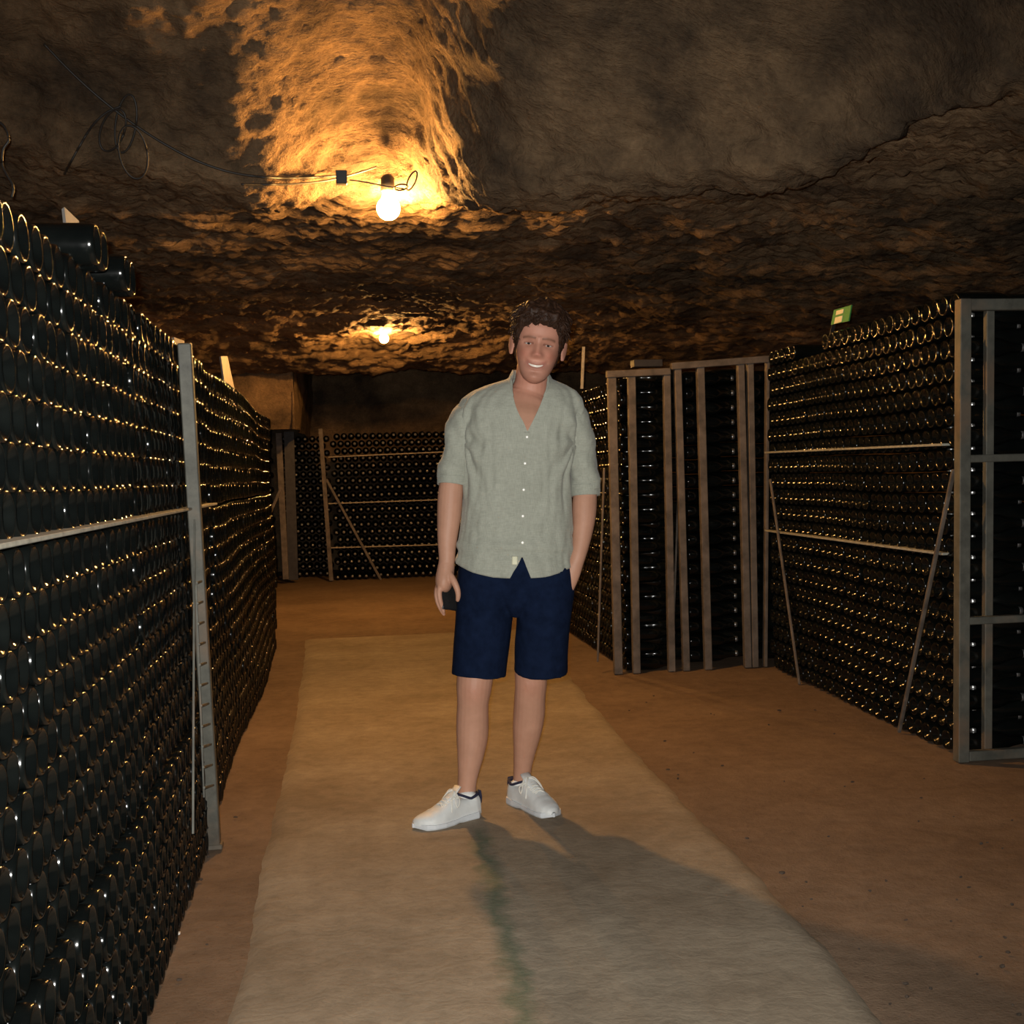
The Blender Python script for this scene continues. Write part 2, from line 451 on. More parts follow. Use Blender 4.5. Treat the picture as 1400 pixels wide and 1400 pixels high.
# right-hand stack
RX, RPITCH, RROW, RN, RY0, RY1 = 2.455, .0862, .0896, 20, 4.60, 6.90
RS = 1.03
for i in range(RN + 1):
    y = RY0 + (RPITCH / 2 if i % 2 else 0)
    while y < RY1:
        if i < RN or (y < 6.05 or y > 6.42):
            z = .046 + RROW * i + wob(y, 1)
            x = RX + (y - RY0) * .028
            if i < RN - 1 or y < 6.2 or i == RN - 1 or y > 6.42:
                BOT.append((V((x + rnd.gauss(0, .003), y, z)), V((1, rnd.gauss(0, .008), rnd.gauss(0, .006))), RS, 'right', i))
        y += RPITCH
    for k in range(3):
        BOT.append((V((RX + .40, RY0 + .043 + k * RPITCH, .046 + RROW * i + (.0448 if i < RN else 0))), V((-1, 0, 0)), RS, 'rightend', i))
        if i < RN: BOT.append((V((RX + .44, RY0 + .0 + k * RPITCH, .046 + RROW * i)), V((1, 0, 0)), RS, 'rightend', i))
# stack beyond, seen end-on and along its flank
CY0 = 7.06
for i in range(20):
    y = CY0 + (RPITCH / 2 if i % 2 else 0)
    while y < 9.8:
        BOT.append((V((1.655 + rnd.gauss(0, .003), y, .046 + RROW * i * .98)), V((1, rnd.gauss(0, .008), rnd.gauss(0, .006))), RS, 'mid', i)); y += RPITCH
    for k in range(3):
        for bx in (2.05, 2.45):
            BOT.append((V((bx, CY0 + k * RPITCH + rnd.uniform(0, .01), .046 + RROW * i * .98 + (.03 if bx > 2 else 0))), V((1, 0, 0)), RS, 'midend', i))
        for bx in (2.04, 2.44, 2.84):
            BOT.append((V((bx, CY0 + .043 + k * RPITCH, .046 + RROW * .98 * i + .0448)), V((-1, 0, 0)), RS, 'midend', i))
# far stacks, necks out with crown caps
def far_stack(x0, x1, Y, rows, pitch=.0845, row=.0875):
    for i in range(rows):
        x = x0 + (pitch / 2 if i % 2 else 0)
        while x < x1:
            BOT.append((V((x, Y + .30 + rnd.gauss(0, .004), .046 + row * i)), V((rnd.gauss(0, .01), -1, rnd.gauss(0, .01))), 1.0, 'far', i)); x += pitch
far_stack(-.08, 2.9, 14.45, 20)
far_stack(-.72, -.14, 15.1, 20)
far_stack(-1.6, -.80, 14.45, 19)
# loose bottles lying on top of the long wall
loose = []
for px, py in ((134, 345), (143.5, 352), (175, 388), (182.5, 392)):
    q = at_x(px, py, LX + .035)
    loose.append((V((LX + .035, q.y, LTOP + .030)), V((-1, 0, 0)), 1.0, 'loose', 0))
# the largest in view become things of their own
def size_in_view(bt):
    if bt[3] not in ('left', 'right'): return -1
    x, y, d = proj(bt[0])
    return 1 / d if d > 0.3 and -25 < x < 1425 and -25 < y < 1440 else -1
order = sorted(range(len(BOT)), key=lambda k: -size_in_view(BOT[k]))
own = set(order[:296])
ORD = ['top', 'second', 'third', 'fourth', 'fifth', 'sixth', 'seventh', 'eighth', 'ninth', 'tenth', 'eleventh', 'twelfth', 'thirteenth',
       'fourteenth', 'fifteenth', 'sixteenth', 'seventeenth', 'eighteenth', 'nineteenth', 'twentieth', 'twenty-first', 'bottom']
def place_bottle(bt, label, group):
    o = bpy.data.objects.new('wine_bottle', bme); COL.objects.link(o)
    mt = frame_of(bt[1]).to_4x4() @ Matrix.Rotation(rnd.uniform(0, 6.28), 4, 'Z') @ Matrix.Scale(bt[2], 4); mt.translation = bt[0]
    o.matrix_world = mt
    tag(o, label, 'bottle', group)
for k in sorted(own):
    bt = BOT[k]; nrow = LN - 1 - bt[4]
    word = ORD[nrow] + (' row' if nrow in (0, 21) else ' row down')
    place_bottle(bt, 'dark glass bottle, base outward, in the %s of the long wall' % word, 'bottles in the %s of the long wall' % word)
for k, bt in enumerate(loose):
    place_bottle(bt, 'dark bottle of the %s loose pair lying on top of the long bottle wall' % ('higher' if k < 2 else 'lower'), 'loose bottles on top of the long wall')
rest = [bt for k, bt in enumerate(BOT) if k not in own]
nvb, nfb = len(LV), len(LF)
AV = np.zeros((len(rest), nvb, 3)); AF = np.zeros((len(rest), nfb, 4), np.int64)
for k, (p, ax, s, st, row) in enumerate(rest):
    fm = frame_of(ax); AV[k] = LV[:, :1] * (s * np.array(fm.col[0])) + LV[:, 1:2] * (s * np.array(fm.col[1])) + LV[:, 2:] * (s * np.array(fm.col[2])) + np.array(p); AF[k] = LF + k * nvb
me = bpy.data.meshes.new('stacked_wine_bottles'); fill_mesh(me, AV.reshape(-1, 3), AF.reshape(-1, 4))
me.materials.append(MATS['bottle_glass']); me.materials.append(MATS['cap_metal'])
mi = np.zeros(nfb, np.int32); mi[LG * 14:] = 1
me.polygons.foreach_set('material_index', np.tile(mi, len(rest)))
st = link_mesh('stacked_wine_bottles', me, None, None, True)
tag(st, 'dark glass bottles stacked in tight layers in the racks along the cellar', 'bottles', kind='stuff')

# ------------------------------------------------------------------ laths, frames, braces
def lath(p0, p1, w, d, mat, label, group=None):
    return tag(bar('wooden_lath', p0, p1, w, d, mat, None, (0, 0, 1), .0015), label, 'lath', group)
zl = left_z(14) + .041 + .0095
lath((LX - .02, .7, zl), (LX - .02, 4.60, zl), .10, .008, 'grey_lath', 'grey wooden lath between layers of the long bottle wall')
# post of the long wall
fr = empty('rack_post', (LX + .02, 4.62, 0), 'grey steel post standing against the long bottle wall', 'post')
b0, b1 = at_x(297, 1093, LX + .05), at_x(259.5, 469, LX + .05)
bar('post', (LX + .035, b0.y, 0.012), (LX + .035, b1.y, b1.z), .04, .04, 'galvanised', fr, (1, 0, 0))
bar('foot_plate', (LX + .03, b0.y, 0.002), (LX + .03, b0.y, .02), .05, .065, 'galvanised', fr, (1, 0, 0))
bar('wire', at_x(264, 1140, LX + .035), at_x(266, 690, LX + .035), .006, .006, 'galvanised', fr, None, 0)
bar('wire', at_x(279, 1090, LX + .035), at_x(268, 800, LX + .035), .005, .005, 'galvanised', fr, None, 0)
for k in range(11):
    py = 795 + k * 28
    bar('rung', at_x(269 + k * 1.0, py + 2, LX + .045), at_x(280 + k * 1.3, py - 2, LX + .045), .006, .006, 'galvanised', fr, (1, 0, 0), 0)

# near right-hand end frame
FY = 4.50
fr = empty('steel_rack', (RX, FY, 0), 'grey galvanised end frame with crossbars closing the right-hand bottle stack', 'frame')
def vx(px, Y=FY): return at_y(px, 650, Y).x
ztop = at_y(1330, 416, FY).z
x1, x2 = vx(1314), vx(1352); x3 = 3.36
bar('post', (x1 - .005, FY, .0), (x1 + .012, FY, ztop + .02), .046, .05, 'galvanised', fr)
bar('post', (x2 + .004, FY + .03, .03), (x2 + .02, FY + .03, ztop - .02), .034, .03, 'galvanised', fr)
bar('post', (x3, FY, .0), (x3, FY, ztop + .02), .046, .05, 'galvanised', fr)
for py, w_ in ((417, .045), (627, .03), (848, .03), (1042, .04)):
    z = at_y(1335, py, FY).z
    bar('crossbar', (x1 + .022, FY - .002, max(z, .022)), (x3 - .022, FY - .002, max(z, .022)), .036, w_, 'galvanised', fr, (0, 0, 1))
bar('slat', at_y(1351, 452, FY + .06), at_y(1350, 625, FY + .06), .016, .01, 'pale_wood', fr, None, .001)
bar('slat', at_y(1325.5, 460, FY + .06), at_y(1322, 600, FY + .06), .006, .01, 'pale_wood', fr, None, .001)
wx = RX - .012
def wall_pt(px, py, off=-.035):
    q = at_x(px, py, RX); x = RX + (q.y - RY0) * .028 + off
    return at_x(px, py, x)
tag(bar('brace_rod', wall_pt(1304, 642), wall_pt(1229, 1001), .016, .016, 'rusty_steel'), 'slanting steel rod leaning beside the grey end frame', 'rod')
tag(bar('brace_rod', wall_pt(1053, 655), wall_pt(1093, 936), .014, .014, 'rusty_steel'), 'slanting steel rod beside the rusty end posts', 'rod')
lath(wall_pt(1056, 618.5, .03), wall_pt(1304, 607.5, .03), .1, .010, 'grey_lath', 'upper thin lath across the right-hand bottle stack')
lath(wall_pt(1056, 725, .03), wall_pt(1304, 757, .03), .1, .010, 'grey_lath', 'lower thin lath across the right-hand bottle stack')

# rusty end frames of the stack beyond
MY = 6.97
def end_frame(label, posts, top_px, bot_py=918):
    x0 = vx(posts[0][0], MY); fr = empty('steel_rack', (x0, MY, 0), label, 'frame')
    (ta, tb) = top_px
    A, B = at_y(ta[0], ta[1], MY - .01), at_y(tb[0], tb[1], MY - .01)
    bar('crossbar', A, B, .04, .04, 'rusty_steel', fr, (0, 0, 1))
    for pxt, pxb, w_ in posts:
        pt = at_y(pxt, np.interp(pxt, [ta[0], tb[0]], [ta[1], tb[1]]) + 3, MY); pb = at_y(pxb, bot_py, MY)
        bar('post', (pb.x, MY, 0), (pt.x, MY, pt.z), w_, .04, 'rusty_steel', fr)
    return fr
f1 = end_frame('rusty steel end frame of three posts around the narrow bottle stack', [(836, 845, .05), (863, 870, .045), (911, 918, .042)], ((829, 512), (916, 508)))
bar('brace', at_y(826, 640, MY + .05), at_y(817, 905, MY + .05), .012, .012, 'rusty_steel', f1)
f2 = end_frame('rusty steel end frame of four posts between narrow stack and right-hand stack', [(926, 938, .042), (957, 968, .045), (1012, 1022, .042), (1025, 1032, .038), (1049, 1046, .02)], ((917, 501), (1050, 491)))
bar('brace', at_y(930, 600, MY + .05), at_y(919, 905, MY + .05), .012, .012, 'rusty_steel', f2)
# dark timber on top of the narrow stack and a pale stick
q = at_y(886, 497, 7.3)
tag(bar('timber_block', (q.x - .10, 7.3, 1.86), (q.x + .08, 7.3, 1.86), .10, .045, 'dark_steel', None, (0, 0, 1)), 'dark timber block lying on top of the narrow bottle stack', 'block')
s0, s1 = at_x(795, 512, 1.72), at_x(798, 474, 1.72)
tag(bar('wooden_stick', s0 - V((0, 0, .1)), s1, .02, .01, 'pale_wood', None, None, .001), 'pale wooden stick standing upright on the narrow bottle stack', 'stick')

# far stacks: post, brace, laths
fr = empty('steel_rack', (-.15, 14.4, 0), 'rusty steel post with slanting brace on the far bottle stack', 'frame')
bar('post', at_y(453, 794, 14.38), at_y(438, 586, 14.38), .05, .04, 'rusty_steel', fr)
bar('brace', at_y(446, 655, 14.36), at_y(521, 793, 14.36), .03, .02, 'rusty_steel', fr)
for k, (ya, yb) in enumerate(((625, 614), (688.5, 680), (749, 742))):
    A, B = at_y(449, ya, 14.42), at_y(690, yb, 14.42)
    lath(A, B, .06, .012, 'lath_wood', '%s thin lath across the far bottle stack' % ('upper', 'middle', 'lower')[k])
fr = empty('steel_rack', (-.8, 14.3, 0), 'brown steel post in the dark corner past the long wall', 'frame')
bar('post', at_y(391, 792, 14.3), at_y(381, 592, 14.3), .07, .05, 'rusty_steel', fr)
bar('brace', at_y(384, 668, 14.28), at_y(370, 700, 14.28), .035, .02, 'rusty_steel', fr)
bar('dark_sheet', at_y(401, 793, 14.42), at_y(395, 590, 14.42), .12, .02, 'dark_steel', fr)  # thin dark upright sheet next to the brown post

# ------------------------------------------------------------------ lamps
def bulb(name, c, rad, mat, label, hang):
    e = empty(name, c, label, 'lamp')
    prof = [(.001, -rad)] + [(rad * math.cos(a), rad * math.sin(a)) for a in np.linspace(-1.4, .95, 12)] + [(rad * .42, rad * 1.25), (rad * .38, rad * 1.45)]
    vs, fs = lathe(prof, 20); o = mesh_obj('glass_bulb', [V(v) + c for v in vs], fs, mat, e, True)
    prof = [(.001, rad * 1.4), (.030, rad * 1.4), (.034, rad * 1.5), (.032, rad * 1.5 + .06), (.014, rad * 1.5 + .075), (.001, rad * 1.5 + .076)]
    vs, fs = lathe(prof, 16); mesh_obj('socket', [V(v) + c for v in vs], fs, 'socket_dark', e, True)
    top = c + V((0, 0, rad * 1.5 + .06))
    if hang: tube('flex', [top, top + V((.004, 0, hang * .5)), top + V((0, .01, hang))], .004, 'cable_black', e, 8)
    return e
def under_ceiling(x, y):
    h = CEIL.ray_cast(V((x, y, 1.2)), V((0, 0, 1))); return h[0].z if h[0] else 2.4
B1 = at_d(531, 285, 5.80)
bulb('ceiling_bulb', B1, .055, 'bulb_glow', 'bare glowing bulb hanging below the scooped hollow in rock', 0)
B2 = at_d(525, 463, 10.9)
hz = under_ceiling(B2.x, B2.y)
bulb('ceiling_bulb', B2, .04, 'bulb_glow_far', 'bare glowing bulb hanging under the low flat ceiling', max(.01, hz - B2.z - .10))

# ------------------------------------------------------------------ cables
def cable(name, px, r, label, off=.03, n=90):
    pts = [on_ceiling(x, y, off) for x, y in px]
    for k in range(2):                          # let it hang free of the small hollows
        pts = [pts[0]] + [(pts[i - 1] + pts[i] * 2 + pts[i + 1]) / 4 for i in range(1, len(pts) - 1)] + [pts[-1]]
    out = []
    for p in spline(pts, n):                    # and clear of every bump
        p = V(p); d = (p - CAM); L = d.length; d.normalize(); h = CEIL.ray_cast(CAM, d)
        out.append(p if h[0] is None or h[3] - .02 > L else CAM + d * (h[3] - .02))
    return tag(tube(name, out, r, 'cable_black', None, None, 6), label, 'cable')
cable('power_cable', [(60, 60), (85, 90), (120, 120), (150, 148), (185, 172), (225, 200), (270, 223), (310, 240), (360, 246), (420, 245), (465, 240)], .0055, 'black power cable strung along the rock towards the hollow')
cable('power_cable', [(88, 238), (110, 200), (125, 165), (140, 150), (165, 145)], .005, 'short black cable end drooping from the coil')
cable('lamp_cable', [(330, 252), (380, 254), (430, 252), (470, 246), (478, 236), (500, 236), (515, 228)], .005, 'thin dark cable beside the lit hollow', .05)
def loop(name, cx, cy, rx, ry, tilt, d, r, label, turns=1.0, cat='cable'):
    pts = []
    for k in range(40):
        a = 2 * math.pi * turns * k / 39
        x, y = rx * math.cos(a), ry * math.sin(a)
        pts.append(at_d(cx + x * math.cos(tilt) - y * math.sin(tilt), cy + x * math.sin(tilt) + y * math.cos(tilt), d + .04 * math.sin(a)))
    return tag(tube(name, pts, r, 'cable_black', None, None, 6), label, cat)
dcoil = (on_ceiling(170, 190, .06) - CAM).dot(F0)
loop('cable_coil', 172, 169, 14, 40, R_(8), dcoil, .0048, 'upright loop of black cable hanging at the rock ridge', 1.0)
loop('cable_coil', 182, 208, 19, 37, R_(-12), dcoil - .05, .0048, 'lower drooping loop of black cable hanging at the rock ridge', 1.0)
loop('cable_coil', 154, 178, 16, 30, R_(20), dcoil - .02, .0048, 'wide tilted loop of black cable beside the upright loop', 1.0)
loop('wire_loop', 563, 247, 5, 14, R_(24), 5.5, .004, 'small wire loop standing above the near bulb', 1.0, 'wire')
loop('wire_loop', 548, 256, 9, 4, R_(-8), 5.48, .004, 'flat wire loop lying above the near bulb', 1.0, 'wire')
q = [(478, 246), (500, 249), (530, 255), (552, 258)]
tag(tube('lamp_wire', [at_d(x, y, 5.50) for x, y in q], .003, 'cable_black', None, 20, 6), 'thin wire carrying the near bulb', 'wire')
bj = at_d(473, 243, 5.52)
tag(bar('junction_box', bj - V((.02, 0, .03)), bj - V((.02, 0, -.03)), .05, .04, 'socket_dark'), 'small dark junction box beside the near bulb', 'box')
dl = 4.2
tag(tube('power_cable', [at_d(x, y, dl) for x, y in ((-20, 160), (3, 170), (12, 190), (4, 205), (3, 225), (10, 240), (18, 255), (16, 270))], .005, 'cable_black', None, 50, 6), 'loose black cable dangling above the long bottle wall', 'cable')

# ------------------------------------------------------------------ bits on top of the stacks
def slab(name, px, X, th, mat, label, cat):
    f = [at_x(x, y, X) for x, y in px]; n = len(f)
    for p in f[-2:]: p.z = min(p.z, LTOP - .002)           # the foot rests on the top layer of bottles
    vs = f + [p + V((-.01, th, 0)) for p in f]
    fs = [tuple(range(n)), tuple(range(2 * n - 1, n - 1, -1))] + [(i, i + n, (i + 1) % n + n, (i + 1) % n) for i in range(n)]
    return tag(mesh_obj(name, vs, fs, mat), label, cat)
slab('slate_marker', [(88, 283), (108, 302), (113, 330), (96, 330)], -.56, .02, 'slate', 'pointed slate marker standing by the loose bottles', 'marker')
slab('wooden_marker', [(302, 487), (311, 487), (323, 530), (308, 526)], -.53, .03, 'slate', 'pale wooden marker on the wall past the steel post', 'marker')
slab('wooden_marker', [(238, 461), (252, 466), (254, 482), (240, 474)], -.54, .02, 'slate', 'short pale marker tucked behind the top of steel post', 'marker')
e = empty('price_card', at_x(1140, 468, 2.56), 'green card with two pale panels standing on the right-hand stack', 'card')
def card(name, px, X, mat):
    f = [at_x(x, y, X) for x, y in px]; n = len(f); vs = f + [p + V((.006, 0, 0)) for p in f]
    fs = [tuple(range(n)), tuple(range(2 * n - 1, n - 1, -1))] + [(i, i + n, (i + 1) % n + n, (i + 1) % n) for i in range(n)]
    mesh_obj(name, vs, fs, mat, e)
card('card', [(1140, 424), (1164, 417), (1160, 439), (1136, 444)], 2.56, 'card_green')
card('panel', [(1143.5, 425), (1153, 422.5), (1152, 428), (1142.5, 431)], 2.557, 'card_white')
card('panel', [(1142, 434), (1151.5, 431.5), (1150, 440), (1140, 443)], 2.557, 'card_white')
bar('stand', at_x(1140, 444, 2.565), at_x(1133, 470, 2.565), .02, .004, 'dark_steel', e, None, 0)

# ------------------------------------------------------------------ crumbs and paper on the floor
bm = bmesh.new()
pr_ = random.Random(11)
spots = [(270, 1180), (262, 1184), (285, 1172), (322, 1118), (283, 1168), (265, 1190), (275, 1203), (226, 1290), (222, 1308), (283, 1292), (245, 1340)]
spots += [(pr_.uniform(800, 1395), pr_.uniform(945, 1390)) for _ in range(90)]
for px, py in spots:
    p = at_z(px, py, .002)
    if p.x > 2.38 or (p.x < .25 and p.x > -.2): continue
    s = pr_.uniform(.003, .0065)
    r = bmesh.ops.create_icosphere(bm, subdivisions=1, radius=s, matrix=Matrix.Translation(p + V((0, 0, s * .4))) @ Matrix.Diagonal((pr_.uniform(.7, 1.9), pr_.uniform(.7, 1.3), .7, 1)))
    for v in r['verts']: v.co += V((pr_.uniform(-1, 1), pr_.uniform(-1, 1), pr_.uniform(-.5, .5))) * s * .3
tag(bm_obj('floor_crumbs', bm, 'crumb'), 'small dark crumbs of earth scattered over the floor', 'crumbs', kind='stuff')
p = at_z(232, 1279, .004)
pr_ = random.Random(5); P = np.zeros((9, 6, 3))
for i in range(9):
    for j in range(6):
        a, b_ = (i / 8 - .5) * .055, (j / 5 - .5) * .03 * (1 - abs(i / 8 - .5))
        P[i, j] = (p.x + a, p.y + b_, p.z + .004 + .006 * abs(noise.noise(V((i * .7, j * .9, 2)))))
o = grid_mesh('paper_scrap', P, 'paper'); sm = o.modifiers.new('s', 'SOLIDIFY'); sm.thickness = .003
tag(o, 'crumpled white paper scrap at the foot of the bottle wall', 'paper')

# ------------------------------------------------------------------ person
DM = 4.17
def PP(px, py, off=0.0): return at_d(px, py, DM + off)
def sc(off=0.0): return (DM + off) / FPX
UP = V((0, 0, 1))
m, nt, b = new_mat('skin')
at = nd(nt, 'ShaderNodeAttribute', attribute_name='tint')
v = mapping(nt); n1 = noise_tex(nt, v, 22, 5, 0.6)
nt.links.new(mixc(nt, 1.0, at.outputs['Color'], ramp(nt, n1, [(0.3, (.92, .90, .88)), (0.7, (1.05, 1.05, 1.05))]), 'MULTIPLY'), b.inputs['Base Color'])
b.inputs['Roughness'].default_value = 0.55; b.inputs['Specular IOR Level'].default_value = 0.35
b.inputs['Subsurface Weight'].default_value = 0.0
m, nt, b = new_mat('linen')
v = mapping(nt); n1 = noise_tex(nt, v, 16, 6, 0.65); n2 = noise_tex(nt, mapping(nt, (1, 1, .12)), 420, 2, .5); n3 = noise_tex(nt, mapping(nt, (.12, .12, 1)), 420, 2, .5)
wv_ = mth(nt, 'ADD', n2, n3)
c = ramp(nt, n1, [(0.3, (0.300, 0.308, 0.258)), (0.7, (0.350, 0.358, 0.302))])
c = mixc(nt, 1.0, c, ramp(nt, mth(nt, 'MULTIPLY', wv_, .5), [(0.35, (.86, .86, .86)), (0.65, (1.1, 1.1, 1.1))]), 'MULTIPLY')
nt.links.new(c, b.inputs['Base Color']); b.inputs['Roughness'].default_value = .9
b.inputs['Sheen Weight'].default_value = .15; b.inputs['Specular IOR Level'].default_value = .2
bump(nt, b, mth(nt, 'ADD', n1, mth(nt, 'MULTIPLY', wv_, .3)), .25, .008)
simple('navy_cotton', (0.0055, 0.0105, 0.029), .95, 0, .25, 30, .25, **{'Specular IOR Level': .05})
simple('hair_brown', (0.030, 0.0125, 0.006), .6, 0, .5, 90, .3, **{'Specular IOR Level': .3})
simple('shoe_white', (0.62, 0.63, 0.62), .55, 0, .06, 30, .1)
simple('sole_white', (0.56, 0.58, 0.60), .6, 0, .06, 30)
simple('lace_white', (0.66, 0.64, 0.58), .8, 0, .1, 60)
simple('sock_white', (0.70, 0.69, 0.67), .9, 0, .05, 80, .2)
simple('navy_trim', (0.012, 0.014, 0.04), .8)
simple('button', (0.75, 0.73, 0.66), .3)
simple('teeth', (0.80, 0.74, 0.66), .3, 0, .03)
simple('eye_white', (0.50, 0.45, 0.42), .2, 0, .05)
simple('eye_iris', (0.025, 0.022, 0.02), .1)
simple('phone_black', (0.012, 0.012, 0.014), .12)
simple('phone_back', (0.018, 0.017, 0.017), .15)

def remesh(name, parts, voxel, mat, parent, smooth_it=4, fac=.5):
    bm = bmesh.new()
    for vs, fs in parts:
        bv = [bm.verts.new(q) for q in vs]
        for f in fs:
            try: bm.faces.new([bv[i] for i in f])
            except ValueError: pass
    bmesh.ops.recalc_face_normals(bm, faces=bm.faces)
    me = bpy.data.meshes.new('tmp'); bm.to_mesh(me); bm.free()
    t = bpy.data.objects.new('tmp', me); COL.objects.link(t)
    r = t.modifiers.new('r', 'REMESH'); r.mode = 'VOXEL'; r.voxel_size = voxel; r.adaptivity = 0
    if smooth_it:
        s = t.modifiers.new('s', 'SMOOTH'); s.iterations = smooth_it; s.factor = fac
    dg = bpy.context.evaluated_depsgraph_get(); dg.update()
    out = bpy.data.meshes.new_from_object(t.evaluated_get(dg))
    bpy.data.objects.remove(t); out.name = name; out.materials.clear()
    return link_mesh(name, out, mat, parent, True)
def limb(rows, n, segs=18, ref=R0, depth=1.0):
    """rows (px, py, off, r_px[, depth factor]) -> closed loft"""
    arr = [(*PP(r[0], r[1], r[2]), r[3] * sc(r[2]), r[3] * sc(r[2]) * (r[4] if len(r) > 4 else depth)) for r in rows]
    S = spline(arr, n)
    return loft([s[:3] for s in S], [max(.001, s[3]) for s in S], [max(.001, s[4]) for s in S], ref, segs)

man = empty('person', at_z(665, 1120), 'smiling person in sage linen shirt, navy shorts and white trainers, phone in hand', 'person')

# --- head frame: HX to the right of the picture, HZ up, HY towards the camera
TILT = R_(9.5)
HZ = (UP * math.cos(TILT) + R0 * math.sin(TILT)).normalized()
HX = (R0 * math.cos(TILT) - UP * math.sin(TILT)).normalized()
HYv = -F0
HS = 1.06
HO = PP(728.5, 524, -.02)
def H(x, y, z): return HO + (HX * x + HYv * y + HZ * z) * HS
def Hinv(p):
    q = (p - HO) / HS; return q.dot(HX), q.dot(HYv), q.dot(HZ)
hz_ = [-.004, .003, .012, .03, .05, .075, .10, .12, .14, .17, .195, .215, .23, .238]
hw_ = [.012, .025, .036, .0475, .0560, .0635, .0685, .071, .0735, .0755, .070, .056, .034, .004]
hf_ = [.070, .082, .087, .086, .086, .086, .085, .084, .0885, .0875, .078, .058, .030, .0]
hb_ = [.035, .015, -.005, -.03, -.055, -.075, -.088, -.095, -.100, -.103, -.095, -.075, -.045, -.012]
def g(x, s): return math.exp(-(x / s) ** 2)
def face_disp(x, z):
    d = 0
    # nose
    if .07 < z < .14:
        k = (.14 - z) / (.14 - .084); k = min(1, k); dn = min(1, max(0, (z - .070) / .012))
        d += (.004 + .019 * k ** 1.3) * g(x, .0090 + .0055 * k) * dn
    d += .006 * (g(x - .013, .007) + g(x + .013, .007)) * g(z - .080, .008)         # nostril wings
    for s in (-1, 1):
        d -= .0115 * g(x - s * .031, .0155) * g(z - .118, .0095)                     # sockets
        d += .0045 * g(x - s * .031, .020) * g(z - .1365, .0065)                     # brow
        d += .0055 * g(x - s * .043, .016) * g(z - .088, .015)                       # raised cheeks
        d -= .0016 * g(x - s * (.033 + .25 * (.075 - z)), .007) * g(z - .064, .014)   # smile folds
    d -= .004 * g(x, .020) * g(z - .031, .006)                                       # under the lip
    d += .006 * g(x, .017) * g(z - .013, .012)                                       # chin
    zm = .0475 + .012 * (x / .034) ** 2                                              # smiling mouth line
    if abs(x) < .038:
        e = (1 - (x / .038) ** 2)
        d += .0022 * e * g(z - zm - .0080, .0035) + .0040 * e * g(z - zm + .0085, .0042)
        d -= .0062 * e ** .7 * g(z - zm, .0048)
    return d
def head_part():
    nz, na = 110, 120; vs = []; fs = []
    for i in range(nz):
        t = i / (nz - 1); z = -.004 + (.238 + .004) * t
        w_, f_, b_ = (np.interp(z, hz_, a) for a in (hw_, hf_, hb_))
        for k in range(na):
            a = 2 * math.pi * k / na; s, c = math.sin(a), math.cos(a)
            x = w_ * math.copysign(abs(s) ** .92, s)
            yc = (f_ + b_) * .5
            yy = (f_ - yc) * math.copysign(abs(c) ** .88, c) + yc
            if c > .15: yy += face_disp(x, z) * min(1, (c - .15) / .3)
            vs.append(H(x, yy, z))
    for i in range(nz - 1):
        for k in range(na):
            k2 = (k + 1) % na; fs.append((i * na + k, i * na + k2, (i + 1) * na + k2, (i + 1) * na + k))
    fs.append(tuple(range(na - 1, -1, -1))); fs.append(tuple((nz - 1) * na + k for k in range(na)))
    return vs, fs
def ear(s):
    pts = []; 
    vs = []; fs = []; n, mseg = 12, 14
    for i in range(n):
        t = i / (n - 1); z = .084 + .062 * t
        wd = .019 * math.sin(math.pi * (t * .93 + .05)) ** .6 * (0.75 + .35 * t)
        for k in range(mseg):
            a = 2 * math.pi * k / mseg
            cx = .0735 + .010 + .004 * t; th = .0055
            yy = -.012 - .012 * t + wd * math.cos(a)
            xx = cx + .45 * wd * -math.cos(a) + th * math.sin(a)
            vs.append(H(s * xx, yy, z))
    for i in range(n - 1):
        for k in range(mseg):
            k2 = (k + 1) % mseg; fs.append((i * mseg + k, i * mseg + k2, (i + 1) * mseg + k2, (i + 1) * mseg + k))
    fs.append(tuple(range(mseg - 1, -1, -1))); fs.append(tuple((n - 1) * mseg + k for k in range(mseg)))
    return vs, fs

parts = [head_part(), ear(1), ear(-1)]
# neck and trunk
parts.append(limb([(723, 562, .035, 24, .8), (724, 548, .032, 24.5, .92), (726, 535, .026, 24, 1.04), (728, 515, .02, 23, 1.1), (731, 490, .02, 22, 1.1)], 14, 24))
parts.append(limb([(706, 790, .0, 62, .68), (706, 740, 0, 66, .66), (708, 690, 0, 64, .68), (710, 640, 0, 66, .70), (712, 600, 0, 69, .68), (714, 574, .005, 66, .62), (717, 557, .012, 50, .62), (720, 547, .02, 36, .74), (723, 538, .025, 26.5, .96), (725.5, 528, .024, 23.5, 1.06), (727, 518, .022, 22, 1.08)], 40, 28))
# arms
parts.append(limb([(648, 566, .01, 13), (637, 582, .01, 14), (627, 615, .01, 14.5), (619.5, 645, .0, 15.5), (616, 675, -.01, 17.2), (614, 705, -.02, 16.5), (611.5, 738, -.03, 13.5), (611, 762, -.035, 11.2), (610.5, 777, -.04, 11.2)], 40, 20))
parts.append(limb([(777, 566, .01, 13), (786, 584, .01, 14), (795, 625, .025, 14.5), (799.5, 662, .03, 15.8), (799, 695, .01, 16.8), (797, 722, -.01, 14.5), (793, 748, -.03, 11.8), (788, 766, -.04, 11), (780, 785, -.045, 13, .7), (770, 806, -.045, 13, .6), (762, 820, -.04, 8, .6)], 44, 20))
